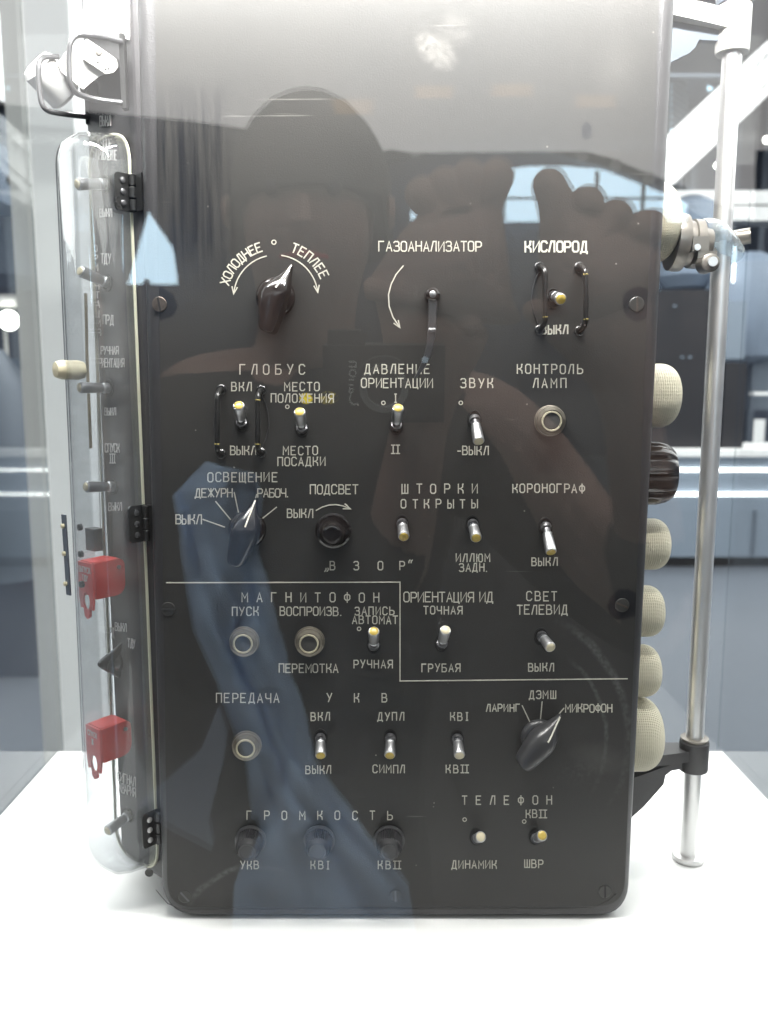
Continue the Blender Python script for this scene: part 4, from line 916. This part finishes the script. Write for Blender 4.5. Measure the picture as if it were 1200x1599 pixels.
body_ch = [[V4(470, 1500, -.86, .14), V4(470, 1100, -.86, .15), V4(470, 760, -.86, .13), V4(475, 560, -.83, .06), V4(480, 470, -.80, .055), V4(480, 390, -.775, .072), V4(482, 320, -.775, .080), V4(484, 262, -.78, .058)]]
idx = 8
def chain_from(start, pts): return [start]+pts
ch = [body_ch[0]]
for Hd in (handA, handB):
    base_i = sum(len([q for q in c if not isinstance(q, int)]) for c in ch)
    sh = (300, 640, -.86) if Hd is handA else (760, 640, -.86)
    el, wr, pal = Hd['el'], Hd['wr'], Hd['pal']
    mid = tuple((a+b)/2 for a, b in zip(el, wr)); k1 = tuple(a*.5+b*.5 for a, b in zip(wr, pal))
    ch.append([2, V4(*sh, .07), V4(*el, .045), V4(*mid, .038), V4(*wr, .028), V4(*k1, .048), V4(*pal, .074)])
    pi = base_i+5
    for tp in Hd['tips']:
        m1 = tuple(a*.45+b*.55 for a, b in zip(pal, tp)); m1 = (m1[0], m1[1]-12, m1[2]+.012)
        m2 = tuple(a*.2+b*.8 for a, b in zip(pal, tp)); m2 = (m2[0], m2[1]-8, m2[2]+.012)
        ch.append([pi, V4(*m1, .0195), V4(*m2, .0170), V4(*tp, .0135)])
    t = Hd['th']; m1 = tuple((a+b)/2 for a, b in zip(k1, t))
    ch.append([base_i+4, V4(*m1, .015), V4(*t, .011)])
skin('body', ch, M['skin'], man)
J = [[V4(470, 1640, -.88, .17), V4(470, 1300, -.88, .175), V4(470, 1000, -.875, .175), V4(475, 740, -.87, .15), V4(480, 600, -.85, .075)]]
J.append([3, V4(250, 670, -.87, .085), V4(400, 900, -.84, .062), V4(585, 960, -.80, .055), V4(625, 790, -.72, .046)])
J.append([3, V4(720, 670, -.87, .085), V4(900, 880, -.85, .062), V4(1035, 990, -.80, .055), V4(1000, 800, -.72, .046)])
skin('jacket', J, M['jacket'], man)
# blue sheets standing in for the daylight glow mirrored below the head
fr_ = [(330, 700), (250, 745), (205, 860), (228, 970), (300, 1110), (345, 1250), (400, 1330), (420, 1470), (660, 1470), (640, 1370), (590, 1290), (500, 1130), (440, 1010), (405, 930), (398, 800), (395, 735)]
Lb = [(318, 722), (268, 775), (285, 860), (305, 980), (345, 1080), (388, 1190), (398, 1300), (366, 1385), (363, 1475)]
Rb = [(400, 742), (410, 780), (402, 860), (430, 985), (466, 1080), (487, 1190), (560, 1290), (638, 1385), (652, 1475)]
MB().prism([mp_(u, v, -.692) for u, v in [(215, 1262), (262, 1222), (310, 1180), (338, 1110), (352, 1150), (345, 1200), (322, 1290), (330, 1330), (270, 1300)]], (0, -.012, 0)).build('blue_glow_patch', M['blue_glow_dim'], man, 0)
loops = []
for i in range(len(Lb)-1):
    for q in range(6):
        t = q/6; a = Vector(Lb[i]).lerp(Vector(Lb[i+1]), t); b = Vector(Rb[i]).lerp(Vector(Rb[i+1]), t)
        row = []
        for k in range(25):
            f = k/24; u = a.x+(b.x-a.x)*f+5*math.sin(i*1.7+q*.9)*(1-abs(2*f-1)) ; v = a.y+(b.y-a.y)*f
            d = .012*math.sin(f*9+v*.012+math.sin(v*.02)*1.5)+.006*math.sin(f*23-v*.021)-.03*(2*f-1)**2
            row.append(mp_(u, v, -.690+d))
        loops.append(row)
sf = MB().loft(loops, False, False, closed=False).build('blue_glow_sheet', M['blue_glow'], man, 60)
so = sf.modifiers.new('sheet_wall', 'SOLIDIFY'); so.thickness = .004
# trousers, shoes
tp_ = mp_(470, 1640, -.88)
skin('trousers', [[(tp_.x, -.89, -.10, .17), (tp_.x, -.89, -.22, .15)], [1, (tp_.x-.10, -.90, -.32, .095), (tp_.x-.11, -.88, -.58, .065), (tp_.x-.11, -.90, -.90, .05)], [1, (tp_.x+.10, -.90, -.32, .095), (tp_.x+.11, -.88, -.58, .065), (tp_.x+.11, -.90, -.90, .05)]], M['jacket'], man)
for s_ in (-.11, .11): MB().loft([ring([Vector((tp_.x+s_-w_, -.96, z)), Vector((tp_.x+s_+w_, -.96, z)), Vector((tp_.x+s_+w_, -.96+.27*k, z)), Vector((tp_.x+s_-w_, -.96+.27*k, z))], .03, 5) for w_, z, k in ((.045, FZ, 1), (.045, FZ+.03, 1), (.038, FZ+.07, .7))]).build('shoe', M['hair'], man)
# head details
hc = mp_(482, 320, -.775)
hair = MB(); rings = []
for i in range(7):
    a = math.pi/2*i/6; rr = math.cos(a)*.098+.002; zz = hc.z+.005+math.sin(a)*.115
    rings.append([Vector((hc.x+rr*math.cos(2*math.pi*k/24)*(.9+.03*math.sin(5*k)), hc.y-.022+rr*math.sin(2*math.pi*k/24)*1.0, zz-(.05 if math.sin(2*math.pi*k/24) < .3 and i == 0 else 0))) for k in range(24)])
hair.loft(rings).build('hair', M['hair'], man, 60)
MB().loft([[hc+Vector((x*w_, .074+d_, z)) for x, z_ in ((-1, 0), (1, 0)) for _ in (0,)] + [hc+Vector((0, .080+d_, z))] for w_, d_, z in ((.006, 0, -.005), (.010, .010, -.030), (.012, .004, -.040))]).build('nose', M['skin'], man)
for s_ in (-.031, .031):
    MB().lathe([(.0085*math.sin(math.pi*i/6)+1e-5, -.0085*math.cos(math.pi*i/6)) for i in range(7)], hc+Vector((s_, .066, .004)), (0, 1, 0), 14).build('eye', M['hair'], man)
    MB().lathe([(.005, 0), (.001, .002)], hc+Vector((s_, .0745, .004)), (0, 1, 0), 12).build('pupil', M['lensglass'], man)
    MB().lathe([(.006, 0), (.018, .006), (.014, .012), (.002, .012)], hc+Vector((s_*2.55, -.005, -.005)), (s_, 0, 0), 14).build('ear', M['skin'], man)
MB().tube([hc+Vector((-.024, .066, -.062)), hc+Vector((0, .073, -.060)), hc+Vector((.024, .066, -.062))], [.002, .005, .002], 8).build('mouth', M['red'], man)
# the compact camera he holds: its lens sits just behind the point of view
cm = empty('compact_camera'); tag(cm, 'black compact camera held by the photographer, mirrored in the front glass', 'camera')
cmm = Matrix.Translation(CAM) @ cam.rotation_euler.to_matrix().to_4x4()
MB().box((-.052, -.032, .022), (.052, .034, .048), cmm).build('camera_body', M['camblack'], cm, 0)
lb_ = MB(); o_ = cmm @ Vector((0, 0, .022)); ax_ = (cmm.to_3x3() @ Vector((0, 0, -1)))
lb_.lathe([(.026, 0), (.026, .010), (.021, .011), (.021, .0185)], o_, ax_, 36); lb_.build('lens_barrel', M['camblack'], cm)
MB().lathe([(.0205, .0186), (.015, .0192), (.014, .0180)], o_, ax_, 36, False, False).build('lens_rim', M['steel'], cm)
MB().box((-.048, .034, .026), (-.020, .046, .044), cmm).build('flash_housing', M['camblack'], cm, 0)
MB().lathe([(.003, 0), (.0025, .0015)], cmm @ Vector((.035, .022, .022)), ax_, 12).build('focus_lamp', M['farwindow'], cm)
st = MB().loft([[mp_(u-8, v, -.574), mp_(u+8, v, -.574), mp_(u+8, v, -.576), mp_(u-8, v, -.576)] for u, v in [(566, 520), (557, 560), (552, 600), (550, 650), (556, 720)]]).build('neck_strap', M['camblack'], cm, 30)
fc = bpy.data.curves.new('strap_word', 'FONT'); fc.body = 'Canon'; fc.size = .0145; fc.extrude = .0002; fc.align_x = 'CENTER'; fc.align_y = 'CENTER'
fo = bpy.data.objects.new('strap_word_source', fc); COL.objects.link(fo)
dg = bpy.context.evaluated_depsgraph_get(); me = bpy.data.meshes.new_from_object(fo.evaluated_get(dg)); bpy.data.objects.remove(fo)
me.materials.clear(); me.materials.append(M['white'])
wd_ = bpy.data.objects.new('strap_lettering', me); COL.objects.link(wd_); wd_.parent = cm
cpos = mp_(553, 598, -.5737); wd_.matrix_world = Matrix(((0, 1, 0, cpos.x), (0, 0, 1, cpos.y), (1, 0, 0, cpos.z), (0, 0, 0, 1)))
